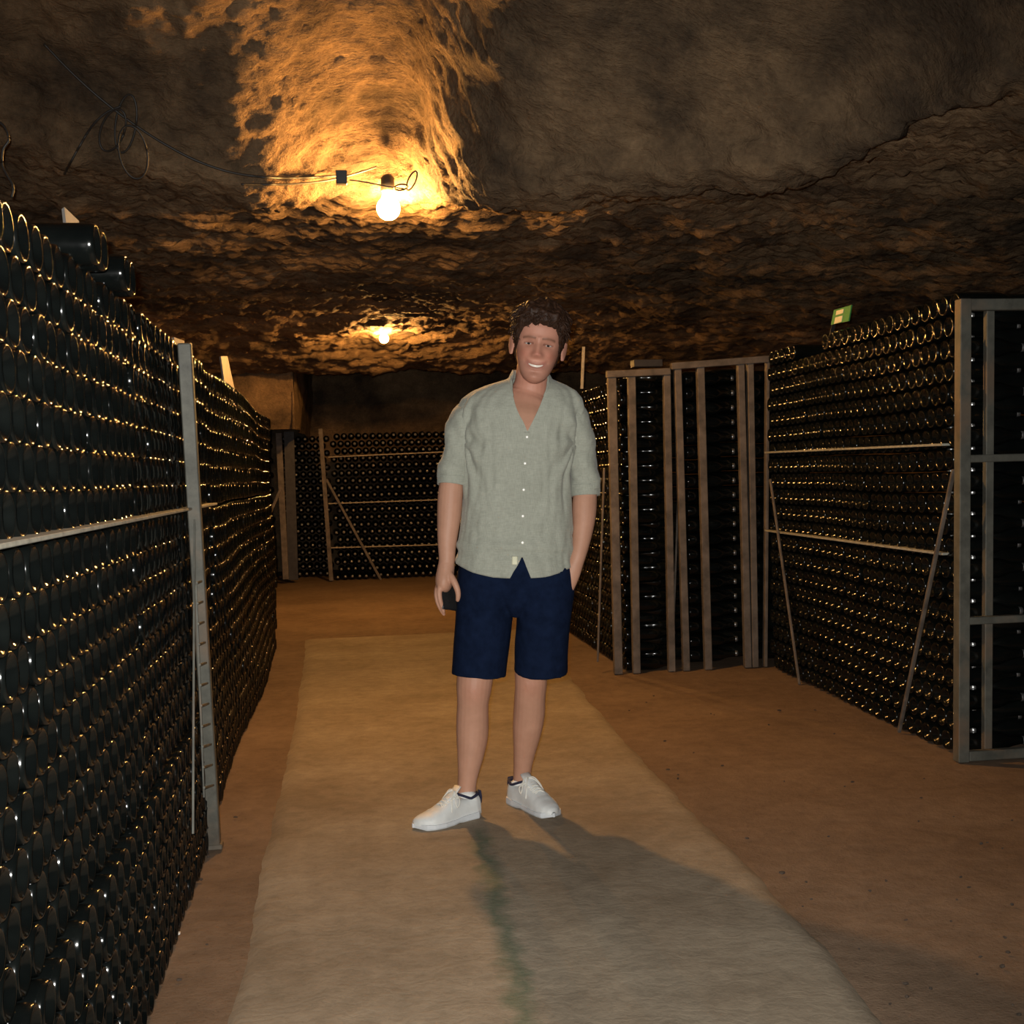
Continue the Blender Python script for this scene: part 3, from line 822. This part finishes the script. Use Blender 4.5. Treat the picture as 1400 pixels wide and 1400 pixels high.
# right hand holding the phone (picture left): back of the hand turned outward, thumb towards the leg
parts.append(limb([(610.5, 770, -.04, 11.2, .95), (609, 782, -.04, 12.2, 1.15), (607.5, 793, -.042, 12.6, 1.35), (606.5, 803, -.045, 10.5, 1.5), (605.5, 809, -.045, 6, 1.2)], 14, 18))
def finger(rows):
    parts.append(limb(rows, 16, 10, R0))
finger([(604, 796, -.062, 4.2), (600.5, 808, -.075, 4.1), (601.5, 820, -.080, 3.7), (604.5, 830, -.078, 3.3), (606.5, 837, -.072, 2.6), (607, 839, -.070, 1.2)])       # index
finger([(602, 797, -.045, 4.2), (597.5, 809, -.052, 4.1), (598.5, 822, -.055, 3.8), (603, 833, -.052, 3.3), (607, 840, -.047, 2.5), (608, 841.5, -.045, 1.2)])      # middle
finger([(601, 796, -.026, 4.0), (597, 808, -.028, 3.9), (598, 820, -.030, 3.6), (603, 830, -.028, 3.1), (607, 835, -.025, 2.4), (608, 836, -.024, 1.2)])       # ring
finger([(602, 794, -.008, 3.6), (599, 804, -.006, 3.4), (600, 814, -.006, 3.1), (604, 821, -.006, 2.7), (607, 825, -.006, 2.1), (608, 826, -.006, 1.1)])        # little
finger([(613, 783, -.058, 5.2), (620, 794, -.075, 5.0), (625, 805, -.082, 4.4), (626.5, 814, -.082, 3.8), (625.5, 821, -.080, 2.9), (625, 823, -.080, 1.4)])        # thumb
# legs
parts.append(limb([(664, 800, .0, 34), (660, 850, -.005, 31), (655, 890, -.01, 28.5), (650, 922, -.015, 25.5), (648, 942, -.022, 24.2), (646.5, 962, -.015, 21.8), (646, 985, .0, 22.6), (645.5, 1008, .005, 22), (643, 1035, .0, 18.2), (639.5, 1062, -.005, 13.8), (638, 1080, -.005, 13.2), (637, 1100, -.01, 14), (632, 1116, -.02, 13)], 60, 22))
parts.append(limb([(745, 800, .0, 34), (738, 850, .01, 30), (730, 888, .02, 26), (726, 914, .03, 22.8), (726, 934, .035, 22.2), (724.5, 952, .05, 21.6), (723.5, 975, .075, 22), (721, 998, .09, 20.3), (717.5, 1025, .11, 16), (714.5, 1050, .13, 12.8), (713.5, 1070, .14, 12.4), (714, 1085, .135, 13), (718, 1097, .11, 12)], 60, 22))
def blob(c, rx, ry, rz):
    vs = []; fs = []; n1, sg = 8, 14
    for i in range(n1 + 1):
        th = .02 + (math.pi - .04) * i / n1
        for k in range(sg):
            a = 2 * math.pi * k / sg; vs.append(c + R0 * (rx * math.sin(th) * math.cos(a)) + F0 * (ry * math.sin(th) * math.sin(a)) + UP * (rz * math.cos(th)))
    for i in range(n1):
        for k in range(sg): fs.append((i * sg + k, (i + 1) * sg + k, (i + 1) * sg + (k + 1) % sg, i * sg + (k + 1) % sg))
    fs.append(tuple(range(sg))); fs.append(tuple(n1 * sg + sg - 1 - k for k in range(sg)))
    parts.append((vs, fs))
blob(PP(647, 941, -.037), .046, .046, .052); blob(PP(724, 932, .022), .043, .046, .052)     # kneecaps
body = remesh('body', parts, .0032, 'skin', man, 4, .45)
# tint by place on the body: lips, brows, stubble, ears, knees
me = body.data; n = len(me.vertices); co = np.zeros(n * 3); me.vertices.foreach_get('co', co); co = co.reshape(-1, 3)
base = np.array([.46, .245, .165]); T = np.tile(np.r_[base, 1.0], (n, 1))
ho = np.array(HO); q = (co + np.array(man.location) * 0 - ho) / HS
mw = body.matrix_world
hx, hy, hz2 = q @ np.array(HX), q @ np.array(HYv), q @ np.array(HZ)
head = (hz2 > -.03) & (np.abs(hx) < .12) & (hz2 < .3)
hk = np.clip((hz2 + .09) / .08, 0, 1)[:, None] * (np.abs(hx) < .13)[:, None]; T[:, :3] = T[:, :3] * (1 - hk) + np.array((.50, .235, .165)) * hk
fr_ = head & (hy > .03)
def paint(mask, col, k):
    k = np.clip(k, 0, 1)[:, None] * mask[:, None]; T[:, :3] = T[:, :3] * (1 - k) + np.array(col) * k
G = lambda a, s: np.exp(-(a / s) ** 2)
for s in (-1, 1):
    paint(fr_, (.50, .19, .13), .6 * G(hx - s * .042, .02) * G(hz2 - .085, .018))
    paint(fr_, (.12, .06, .035), .75 * G(hz2 - .1365 + 6 * (np.abs(hx - s * .030) ** 2), .0042) * (np.abs(hx - s * .031) < .021))
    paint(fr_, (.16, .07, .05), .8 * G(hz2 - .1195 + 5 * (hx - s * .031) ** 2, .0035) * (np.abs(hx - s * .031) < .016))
paint(fr_, (.50, .18, .13), .5 * G(hx, .014) * G(hz2 - .085, .012))
zm = .0475 + .012 * (hx / .034) ** 2; lip = np.clip((.036 - np.abs(hx)) / .01, 0, 1)
paint(fr_, (.36, .12, .095), .6 * (G(hz2 - zm - .0085, .0035) + G(hz2 - zm + .0085, .004)) * lip)
paint(fr_, (.30, .09, .075), G(hz2 - zm, .0045) * lip)
paint(fr_, (.38, .19, .14), .4 * ((hz2 < .06) | (np.abs(hx) > .05)) * (hz2 < .07) * np.clip((hz2 - .002) / .01, 0, 1))
for kc in (PP(648, 945, -.08), PP(724, 938, -.02)):
    dk = np.linalg.norm(co - np.array(kc), axis=1); paint(np.ones(n, bool), (.43, .19, .125), .6 * G(dk, .045))
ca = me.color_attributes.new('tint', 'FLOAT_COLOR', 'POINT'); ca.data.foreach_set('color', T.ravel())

# teeth and eyes
def ell(name, c, ax, mat, segs=16):
    vs = []; fs = []; n1 = 10
    for i in range(n1 + 1):
        th = math.pi * i / n1
        for k in range(segs):
            a = 2 * math.pi * k / segs
            vs.append(c + ax[0] * (math.sin(th) * math.cos(a)) + ax[1] * (math.sin(th) * math.sin(a)) + ax[2] * math.cos(th))
    for i in range(n1):
        for k in range(segs):
            k2 = (k + 1) % segs; fs.append((i * segs + k, i * segs + k2, (i + 1) * segs + k2, (i + 1) * segs + k))
    return mesh_obj(name, vs, fs, mat, man, True)
vs = []; fs = []; nt_ = 17
for i in range(nt_):
    u = i / (nt_ - 1) * 2 - 1; x = u * .0235; zc = .0485 + .012 * (x / .034) ** 2; hh = .0045 * (1 - u * u) ** .5 + .0004
    y = .0835 - 9 * x * x
    for zz in (zc + hh, zc - hh * .9):
        vs.append(H(x, y, zz)); vs.append(H(x, y - .004, zz))
for i in range(nt_ - 1):
    a = i * 4; b_ = a + 4
    fs += [(a, b_, b_ + 2, a + 2), (a + 1, a + 3, b_ + 3, b_ + 1), (a, a + 1, b_ + 1, b_), (a + 2, b_ + 2, b_ + 3, a + 3)]
mesh_obj('teeth', vs, fs, 'teeth', man, True)
for s in (-1, 1):
    e_ = ell('eye', H(s * .031, .0675, .1165), (HX * .0122, HZ * .0038, HYv * .0085), 'eye_white')
    i_ = ell('iris', H(s * .031, .0735, .1165), (HX * .0054, HZ * .0037, HYv * .0036), 'eye_iris', 12)

# hair: a tufted cap plus curled locks
def hair_part():
    nz, na = 70, 150; vs = []; fs = []
    def hairline(a):                         # lowest z of the hair for azimuth a (0 = front)
        a = abs((a + math.pi) % (2 * math.pi) - math.pi)
        return np.interp(a, [0, .35, .62, .85, 1.15, 1.45, 1.62, 1.9, 3.2], [.176, .173, .170, .150, .112, .100, .128, .06, .035])
    for i in range(nz):
        for k in range(na):
            a = 2 * math.pi * k / na; t = i / (nz - 1)
            z0 = hairline(a) + .009 * noise.noise(V((a * 5, 0, 1)))
            z = z0 + (.2375 - z0) * t
            w_, f_, b_ = (np.interp(z, hz_, q_) for q_ in (hw_, hf_, hb_))
            s, c = math.sin(a), math.cos(a); yc = (f_ + b_) / 2
            p = V((w_ * math.copysign(abs(s) ** .92, s), (f_ - yc) * math.copysign(abs(c) ** .88, c) + yc, z))
            o_ = (p - V((0, -.008, .12))).normalized()
            top = min(1, max(0, (z - .13) / .07))
            th = (.004 + .006 * min(1, t * 6) + .017 * top + .010 * top * max(0, c)) * min(1, t * 14 + .25)
            q_ = p + o_ * th
            nn = noise.noise(V((q_.x * 38, q_.y * 38, q_.z * 38))); n2 = noise.noise(V((q_.x * 90, q_.y * 90, q_.z * 70)))
            q_ += o_ * ((.009 * nn + .005 * n2) * (.3 + top) * min(1, t * 10 + .2))
            vs.append(H(*q_))
    for i in range(nz - 1):
        for k in range(na):
            k2 = (k + 1) % na; fs.append((i * na + k, i * na + k2, (i + 1) * na + k2, (i + 1) * na + k))
    fs.append(tuple((nz - 1) * na + k for k in range(na)))
    hr = random.Random(4)
    for _ in range(700):                     # curled locks over the crown, fringe and sides
        a = hr.uniform(-math.pi, math.pi); z0 = hairline(a); t = hr.random() ** .8
        z = z0 + (.236 - z0) * t
        w_, f_, b_ = (np.interp(z, hz_, q_) for q_ in (hw_, hf_, hb_)); s, c = math.sin(a), math.cos(a); yc = (f_ + b_) / 2
        p = V((w_ * s, (f_ - yc) * c + yc, z)); o_ = (p - V((0, -.008, .12))).normalized()
        top = min(1, max(0, (z - .13) / .07))
        p += o_ * (.005 + .020 * top)
        fwd = V((hr.gauss(0, .5), .6 if c > 0 else -.5, -.25 if top > .5 else -.9)); fwd -= o_ * fwd.dot(o_); fwd.normalize()
        sd = o_.cross(fwd); L = (.012 + .020 * top) * hr.uniform(.7, 1.3); ph = hr.uniform(0, 6.28)
        pts = []
        for j in range(7):
            u = j / 6
            pts.append(H(*(p + fwd * (L * u) + o_ * (.004 * math.sin(u * 3.1) * (.4 + top)) + sd * (.007 * math.sin(u * 5 + ph)))))
        rr = [.0034 * (1 - .75 * (j / 6)) * (.6 + .6 * top) for j in range(7)]
        v2, f2_ = loft(pts, rr, rr, HX, 5)
        o0 = len(vs); vs += v2; fs += [tuple(i + o0 for i in f) for f in f2_]
    return vs, fs
vs, fs = hair_part(); ho_ = mesh_obj('hair', vs, fs, 'hair_brown', man, True); tag(ho_, 'short wavy dark brown hair')

# --- shirt
lv = np.array([(514, 725, 25, .066, .022), (520, 724, 31, .074, .02), (528, 720, 54, .088, .015), (536, 718, 70, .098, .01), (546, 715, 80, .106, .005), (560, 713, 85, .114, 0), (580, 712, 83, .119, 0),
               (600, 711, 77, .121, 0), (650, 708, 71, .119, 0), (700, 706, 74, .117, 0), (740, 705, 77.5, .126, 0), (770, 704, 80, .135, 0), (795, 704, 81.5, .137, 0)])
F_C = 4.5                                    # the front opening sits a little off centre
def py_top(f):
    a = abs(f - F_C); return np.interp(a, [0, 11.5, 19, 35, 68, 180], [592, 546, 532, 523, 517, 513])
def py_hem(f):
    a = abs(f - F_C); s = np.interp(a, [0, 7.5, 22, 45, 75, 95, 130, 180], [757, 786, 785, 779, 769, 768, 784, 786])
    return s
def shirt_pt(f, py, extra=0.0):
    cx, r, dp, off = (np.interp(py, lv[:, 0], lv[:, k]) for k in (1, 2, 3, 4))
    a = math.radians(f); s, c = math.sin(a), math.cos(a)
    x = r * math.copysign(abs(s) ** .86, s); y = dp * math.copysign(abs(c) ** .86, c)
    p = PP(cx + x, py, off); nrm = (R0 * (s / max(.05, r * sc())) + -F0 * (c / dp)).normalized()
    return p - F0 * y + nrm * extra, nrm
def wrinkle(f, py):
    u = f / 30; v_ = (py - 600) / 60
    d = .006 * noise.noise(V((u * 1.2, v_ * .9, 1)))
    for s in (-1, 1):                        # drag lines fanning from the armpits
        dx, dy = (f - s * 72) / 40, (py - 605) / 70; r = math.hypot(dx, dy); an = math.atan2(dy, -s * dx)
        if r > .05: d += .0065 * math.exp(-((r - .6) / .6) ** 2) * math.sin(an * 8 + s + 2 * noise.noise(V((r * 2, an, s))))
    low = min(1, max(0, (py - 690) / 50))
    d += low * .007 * noise.noise(V((u * .7, py / 11, 5))) + .004 * noise.noise(V((u * 4, py / 30, 9)))
    d += .005 * math.exp(-((py - 746 - 4 * math.sin(u)) / 5) ** 2) - .004 * math.exp(-((f - 20 + (py - 690) * .25) / 5) ** 2) * g(py - 690, 45) + .004 * math.exp(-((f + 38 - (py - 640) * .3) / 5) ** 2) * g(py - 655, 35)
    return d
nf, nr = 200, 110; vs = []; fs = []
fl_ = [-180 + 360 * k / nf for k in range(nf)]
# finer columns close to the front opening
fl_ = sorted(list(np.linspace(-180, -40, 60, endpoint=False)) + list(np.linspace(-40, 40, 100, endpoint=False)) + list(np.linspace(40, 180, 60, endpoint=False))); nf = len(fl_)
for k, f in enumerate(fl_):
    a, b_ = py_top(f), py_hem(f)
    for j in range(nr):
        t = j / (nr - 1); py = a + (b_ - a) * (t ** 1.25)
        p, nrm = shirt_pt(f, py, wrinkle(f, py) * min(1, t * 6)); vs.append(p)
for k in range(nf):
    k2 = (k + 1) % nf
    for j in range(nr - 1): fs.append((k * nr + j, k * nr + j + 1, k2 * nr + j + 1, k2 * nr + j))
shirt = mesh_obj('shirt', vs, fs, 'linen', man, True)
sm = shirt.modifiers.new('s', 'SOLIDIFY'); sm.thickness = .003; sm.offset = 1
tag(shirt, 'sage green linen shirt with rolled sleeves, worn untucked')
def sleeve(rows, cuff, seed):
    arr = [(*PP(r[0], r[1], r[2]), r[3] * sc(), r[3] * sc() * r[4]) for r in rows]; S = spline(arr, 60); sg = 40
    vs, fs = loft([s[:3] for s in S], [s[3] for s in S], [s[4] for s in S], R0, sg, False)
    for i in range(60):
        c = V(S[i][:3])
        for k in range(sg):
            p = vs[i * sg + k]; d = (p - c).normalized(); u = i / 59
            wr = .010 * noise.noise(V((k / sg * 5 + seed, u * 6 + k / sg * 3, seed))) * min(1, u * 3) + .003 * noise.noise(V((p.x * 60, p.y * 60, p.z * 60)))
            vs[i * sg + k] = p + d * wr
    o = mesh_obj('sleeve', vs, fs, 'linen', shirt, True); m_ = o.modifiers.new('s', 'SOLIDIFY'); m_.thickness = .003; m_.offset = 1
    C = spline([(*PP(r[0], r[1], r[2]), r[3] * sc(), r[3] * sc() * r[4]) for r in cuff], 12)
    vs, fs = loft([s[:3] for s in C], [s[3] for s in C], [s[4] for s in C], R0, 40, False)
    for k in range(len(vs)): vs[k] = vs[k] + (vs[k] - V(C[k // 40][:3])).normalized() * (.002 * noise.noise(vs[k] * 50))
    o = mesh_obj('cuff', vs, fs, 'linen', shirt, True); m_ = o.modifiers.new('s', 'SOLIDIFY'); m_.thickness = .006; m_.offset = 0
sleeve([(658, 556, .01, 14, 1.3), (645, 563, .01, 18, 1.35), (634, 580, .01, 20.5, 1.3), (628, 605, .01, 19.5, 1.2), (621.5, 635, .005, 19.6, 1.1), (619, 655, 0, 18.8, 1.1)],
       [(619.8, 649, 0, 19.4, 1.1), (619, 657, 0, 20, 1.1), (618.2, 664, -.003, 19.4, 1.1)], 1)
sleeve([(768, 556, .01, 14, 1.3), (780, 563, .01, 18, 1.35), (788, 582, .01, 19.5, 1.3), (793, 610, .015, 18.8, 1.2), (798, 645, .025, 19.2, 1.1), (799.5, 668, .03, 18.6, 1.1)],
       [(799.2, 661, .03, 19.3, 1.1), (799.8, 670, .03, 19.7, 1.1), (800.2, 678, .028, 19, 1.1)], 2)
# band collar following the neckline
vs = []; fs = []; ff = np.linspace(12 + F_C, 348 + F_C, 120)
for f in ff:
    f2 = f if f <= 180 else f - 360
    a = py_top(f2); p, nrm = shirt_pt(f2, a, .002)
    hgt = .028 * min(1, max(.1, (abs(f2 - F_C) - 8) / 20))
    nb = PP(725, 515, .02); inward = (nb - p); inward.z = 0; inward = inward.normalized() * min(.6, .02 / max(.02, (nb - p).length) + .25)
    upv = (UP + inward).normalized()
    for s in (-.25, .0, .5, 1.0): vs.append(p + upv * (hgt * s) + nrm * .001)
for k in range(len(ff) - 1):
    for j in range(3): fs.append((k * 4 + j, k * 4 + j + 1, k * 4 + 5 + j, k * 4 + 4 + j))
o = mesh_obj('collar', vs, fs, 'linen', shirt, True); m_ = o.modifiers.new('s', 'SOLIDIFY'); m_.thickness = .004; m_.offset = 0
# placket strip, buttons, label
def strip(name, f0, f1, pa, pb, extra, mat, parent, n=60, curve=0):
    vs = []; fs = []
    for j in range(n):
        py = pa + (pb - pa) * j / (n - 1)
        for f in np.linspace(f0, f1, 5):
            p, nrm = shirt_pt(f + curve * math.sin(j / n * 9), py, wrinkle(f, py) + extra - (.0015 if f in (f0, f1) else 0)); vs.append(p)
    for j in range(n - 1):
        for k in range(4): fs.append((j * 5 + k, j * 5 + k + 1, j * 5 + 6 + k, j * 5 + 5 + k))
    o = mesh_obj(name, vs, fs, mat, parent, True); m_ = o.modifiers.new('s', 'SOLIDIFY'); m_.thickness = .002; m_.offset = 1
    return o
strip('placket', F_C - 5.0, F_C + 4.2, 592, 757, .0030, 'linen', shirt)
strip('fabric_label', F_C - 6.5, F_C - 3.2, 757, 768, .0055, 'card_white', shirt, 10)
for py in (599, 634, 669, 704, 739):
    p, nrm = shirt_pt(F_C, py, wrinkle(F_C, py) + .005)
    t1 = R0; t2 = nrm.cross(t1).normalized(); vs = []; fs = []
    for r_, h_ in ((.0048, 0), (.0048, .0012), (.0035, .0018), (.0005, .0015)):
        for k in range(12):
            a = 2 * math.pi * k / 12; vs.append(p + t1 * (r_ * math.cos(a)) + t2 * (r_ * math.sin(a)) + nrm * h_)
    for i in range(3):
        for k in range(12): fs.append((i * 12 + k, i * 12 + (k + 1) % 12, (i + 1) * 12 + (k + 1) % 12, (i + 1) * 12 + k))
    mesh_obj('button', vs, fs, 'button', shirt, True)

# --- shorts
sp = [limb([(670, 752, 0, 34, .9), (668.5, 768, 0, 38, .95), (667, 782, 0, 40, 1.06), (664.5, 800, 0, 41, 1.08), (662, 840, 0, 40, 1.02), (658.5, 880, -.005, 38.6, 1.0), (655.5, 924, -.01, 38, 1.0)], 30, 36),
      limb([(738, 752, 0, 34, .9), (742, 768, 0, 40, .95), (745, 782, 0, 42, 1.06), (745, 800, 0, 41.5, 1.08), (743.5, 840, .0, 38, 1.04), (741, 880, .01, 37.2, 1.02), (739, 918, .025, 36.6, 1.02)], 30, 36),
      limb([(706, 748, .0, 56, .72), (706, 790, .0, 58, .78), (705, 812, .0, 44, .92), (704.5, 828, .0, 24, 1.5), (704, 842, .0, 9, 3.0)], 16, 36)]
shorts = remesh('shorts', sp, .0042, 'navy_cotton', man, 5, .5)
me = shorts.data
n = len(me.vertices); co = np.zeros(n * 3, np.float32); no = np.zeros(n * 3, np.float32)
me.vertices.foreach_get('co', co); me.vertices.foreach_get('normal', no); co = co.reshape(-1, 3); no = no.reshape(-1, 3)
ks = np.zeros((n, 1), np.float32)
for i_ in range(n):
    p = V(co[i_]); ks[i_] = .0045 * noise.noise(V((p.x * 9, p.y * 9, p.z * 5))) + .0035 * noise.noise(V((p.x * 22, p.y * 22, p.z * 7 + 3)))
me.vertices.foreach_set('co', (co + no * ks).ravel()); me.update()
tag(shorts, 'dark navy knee-length cotton shorts')

# --- shoes and socks
def shoe(heel, toe, flip, ank):
    ax = (toe - heel); L = ax.length; ax.normalize(); sd = UP.cross(ax).normalized() * flip
    base = heel.copy(); base.z = .013
    ss = [0, .03, .10, .22, .34, .42, .52, .66, .80, .90, .97, 1.0]
    ww = [.012, .024, .033, .0355, .0355, .037, .041, .047, .0465, .038, .022, .008]
    hh = [.062, .074, .080, .072, .078, .092, .083, .064, .050, .043, .034, .022]
    cv = [0, 0, 0, .0, .003, .005, .008, .010, .008, .004, .0, -.002]         # inner-line curve
    n = 48; sg = 24
    def sec(s):
        return tuple(np.interp(s, ss, a) for a in (ww, hh, cv))
    e = None
    def P_(s, x, z): return base + ax * (L * s) + sd * (x + sec(s)[2]) + UP * z
    vs = []; fs = []
    for i in range(n):
        s = .5 - .5 * math.cos(math.pi * i / (n - 1)); w_, h_, _ = sec(s)
        for k in range(sg):
            a = math.pi * k / (sg - 1); c, sn = math.cos(a), math.sin(a)
            top = np.interp(s, [0, .2, .45, .7, 1], [.75, .62, .55, .72, .85])
            x = w_ * math.copysign(abs(c) ** top, c); z = .014 + (h_ - .014) * sn ** .8
            cr = .0012 * math.sin(s * 70) * (1 if .62 < s < .75 else 0)
            vs.append(P_(s, x, z + cr))
    for i in range(n - 1):
        for k in range(sg - 1): fs.append((i * sg + k, i * sg + k + 1, (i + 1) * sg + k + 1, (i + 1) * sg + k))
    fs.append(tuple(range(sg))); fs.append(tuple((n - 1) * sg + sg - 1 - k for k in range(sg)))
    up = mesh_obj('shoe', vs, fs, 'shoe_white', man, True); tag(up, 'white leather trainer with navy collar')
    vs = []; fs = []                                        # cupsole
    for i in range(n):
        t_ = .5 - .5 * math.cos(math.pi * i / (n - 1)); s = -.014 + 1.032 * t_; w_ = (sec(min(1, max(0, s)))[0] + .006) * min(1, (max(0, min(t_, 1 - t_)) / .10 + .02) ** .5)
        hs = np.interp(s, [0, .3, .45, .75, 1], [.026, .022, .018, .017, .021]); lift = np.interp(s, [0, .30, .42, .52, .9, 1], [0, 0, .004, 0, 0, .007])
        for x, z in ((-w_ * .94, lift), (-w_, lift + .006), (-w_ * .98, hs), (w_ * .98, hs), (w_, lift + .006), (w_ * .94, lift)):
            vs.append(P_(s, x, z - .001))
    for i in range(n - 1):
        for k in range(6): fs.append((i * 6 + k, i * 6 + (k + 1) % 6, (i + 1) * 6 + (k + 1) % 6, (i + 1) * 6 + k))
    fs.append((0, 1, 2, 3, 4, 5)); fs.append(tuple((n - 1) * 6 + k for k in (5, 4, 3, 2, 1, 0)))
    mesh_obj('sole', vs, fs, 'sole_white', up)
    # collar lining around the ankle
    pts = []; rc = []
    for k in range(37):
        a = 2 * math.pi * k / 36; s = .19 + .155 * math.cos(a); x = .030 * math.sin(a)
        z = np.interp(s, [0, .08, .2, .35], [.083, .082, .074, .092]); pts.append(P_(s, x, z))
    vs, fs = loft(pts, [.0045] * 37, [.006] * 37, UP, 8, False); mesh_obj('collar_lining', vs, fs, 'navy_trim', up, True)
    vs, fs = loft([P_(-.005, 0, .045), P_(-.012, 0, .065), P_(-.005, 0, .088)], [.012, .013, .011], [.004, .004, .003], sd, 10); mesh_obj('heel_tab', vs, fs, 'navy_trim', up, True)
    # tongue
    vs, fs = loft([P_(.62, 0, .066), P_(.5, 0, .086), P_(.4, 0, .102), P_(.33, 0, .118)], [.018, .020, .021, .020], [.005] * 4, sd, 14, True); mesh_obj('tongue', vs, fs, 'shoe_white', up, True)
    for j in range(6):
        s = .64 - .048 * j; h_ = sec(s)[1] + .004
        for q_ in (-1, 1):
            pts = [P_(s, -.024 * q_, h_ - .010), P_(s - .014, 0, h_ + .004), P_(s - .036, .024 * q_, sec(s - .036)[1] - .006)]
            tube('lace', pts, .0028, 'lace_white', up, 10, 6)
    for q_ in (-1, 1):
        c0 = P_(.40, 0, .108)
        tube('lace', [c0, P_(.42, .022 * q_, .105), P_(.47, .040 * q_, .075), P_(.45, .044 * q_, .058), P_(.40, .036 * q_, .08), c0], .0026, 'lace_white', up, 24, 6)
        tube('lace', [c0, P_(.46, .016 * q_, .10), P_(.52, .034 * q_, .07), P_(.54, .041 * q_, .045)], .0024, 'lace_white', up, 14, 6)
    C = P_(.19, 0, .05); top = ank
    vs, fs = loft([C, C.lerp(top, .5), top], [.040, .038, .0365], [.036, .036, .0355], sd, 20, True); mesh_obj('sock', vs, fs, 'sock_white', man, True)
    return up
h1, t1 = at_z(656, 1119), at_z(566, 1139)
h2, t2 = at_z(699, 1099), at_z(758, 1124)
shoe(h1, t1, 1, PP(638, 1087, -.005)); shoe(h2, t2, 1, PP(713.5, 1073, .14))

# --- phone held in the hand
e = empty('mobile_phone', PP(613, 812, -.055), 'dark mobile phone held at the side of the person', 'phone')
pa, pb = PP(611.5, 792, -.030), PP(614.5, 834, -.062)
ax = (pb - pa).normalized(); sx_ = (R0 * .62 - F0 * -.78); sx_ = (sx_ - ax * sx_.dot(ax)).normalized()
bm = bmesh.new(); c = pb - ax * .062; th = ax.cross(sx_).normalized()
mt = Matrix((sx_ * .070, th * .008, ax * .124)).transposed().to_4x4(); mt.translation = c
r = bmesh.ops.create_cube(bm, size=1, matrix=mt)
es = list({q_ for v_ in r['verts'] for q_ in v_.link_edges}); bmesh.ops.bevel(bm, geom=es, offset=.003, segments=2, affect='EDGES', profile=.5)
bm_obj('phone_body', bm, 'phone_black', e, True)
bm = bmesh.new()
for s in (-1, 1):
    mt = Matrix((sx_ * .064, th * .0006, ax * .116)).transposed().to_4x4(); mt.translation = c + th * (.0042 * s)
    bmesh.ops.create_cube(bm, size=1, matrix=mt)
bm_obj('phone_panel', bm, 'phone_back', e)
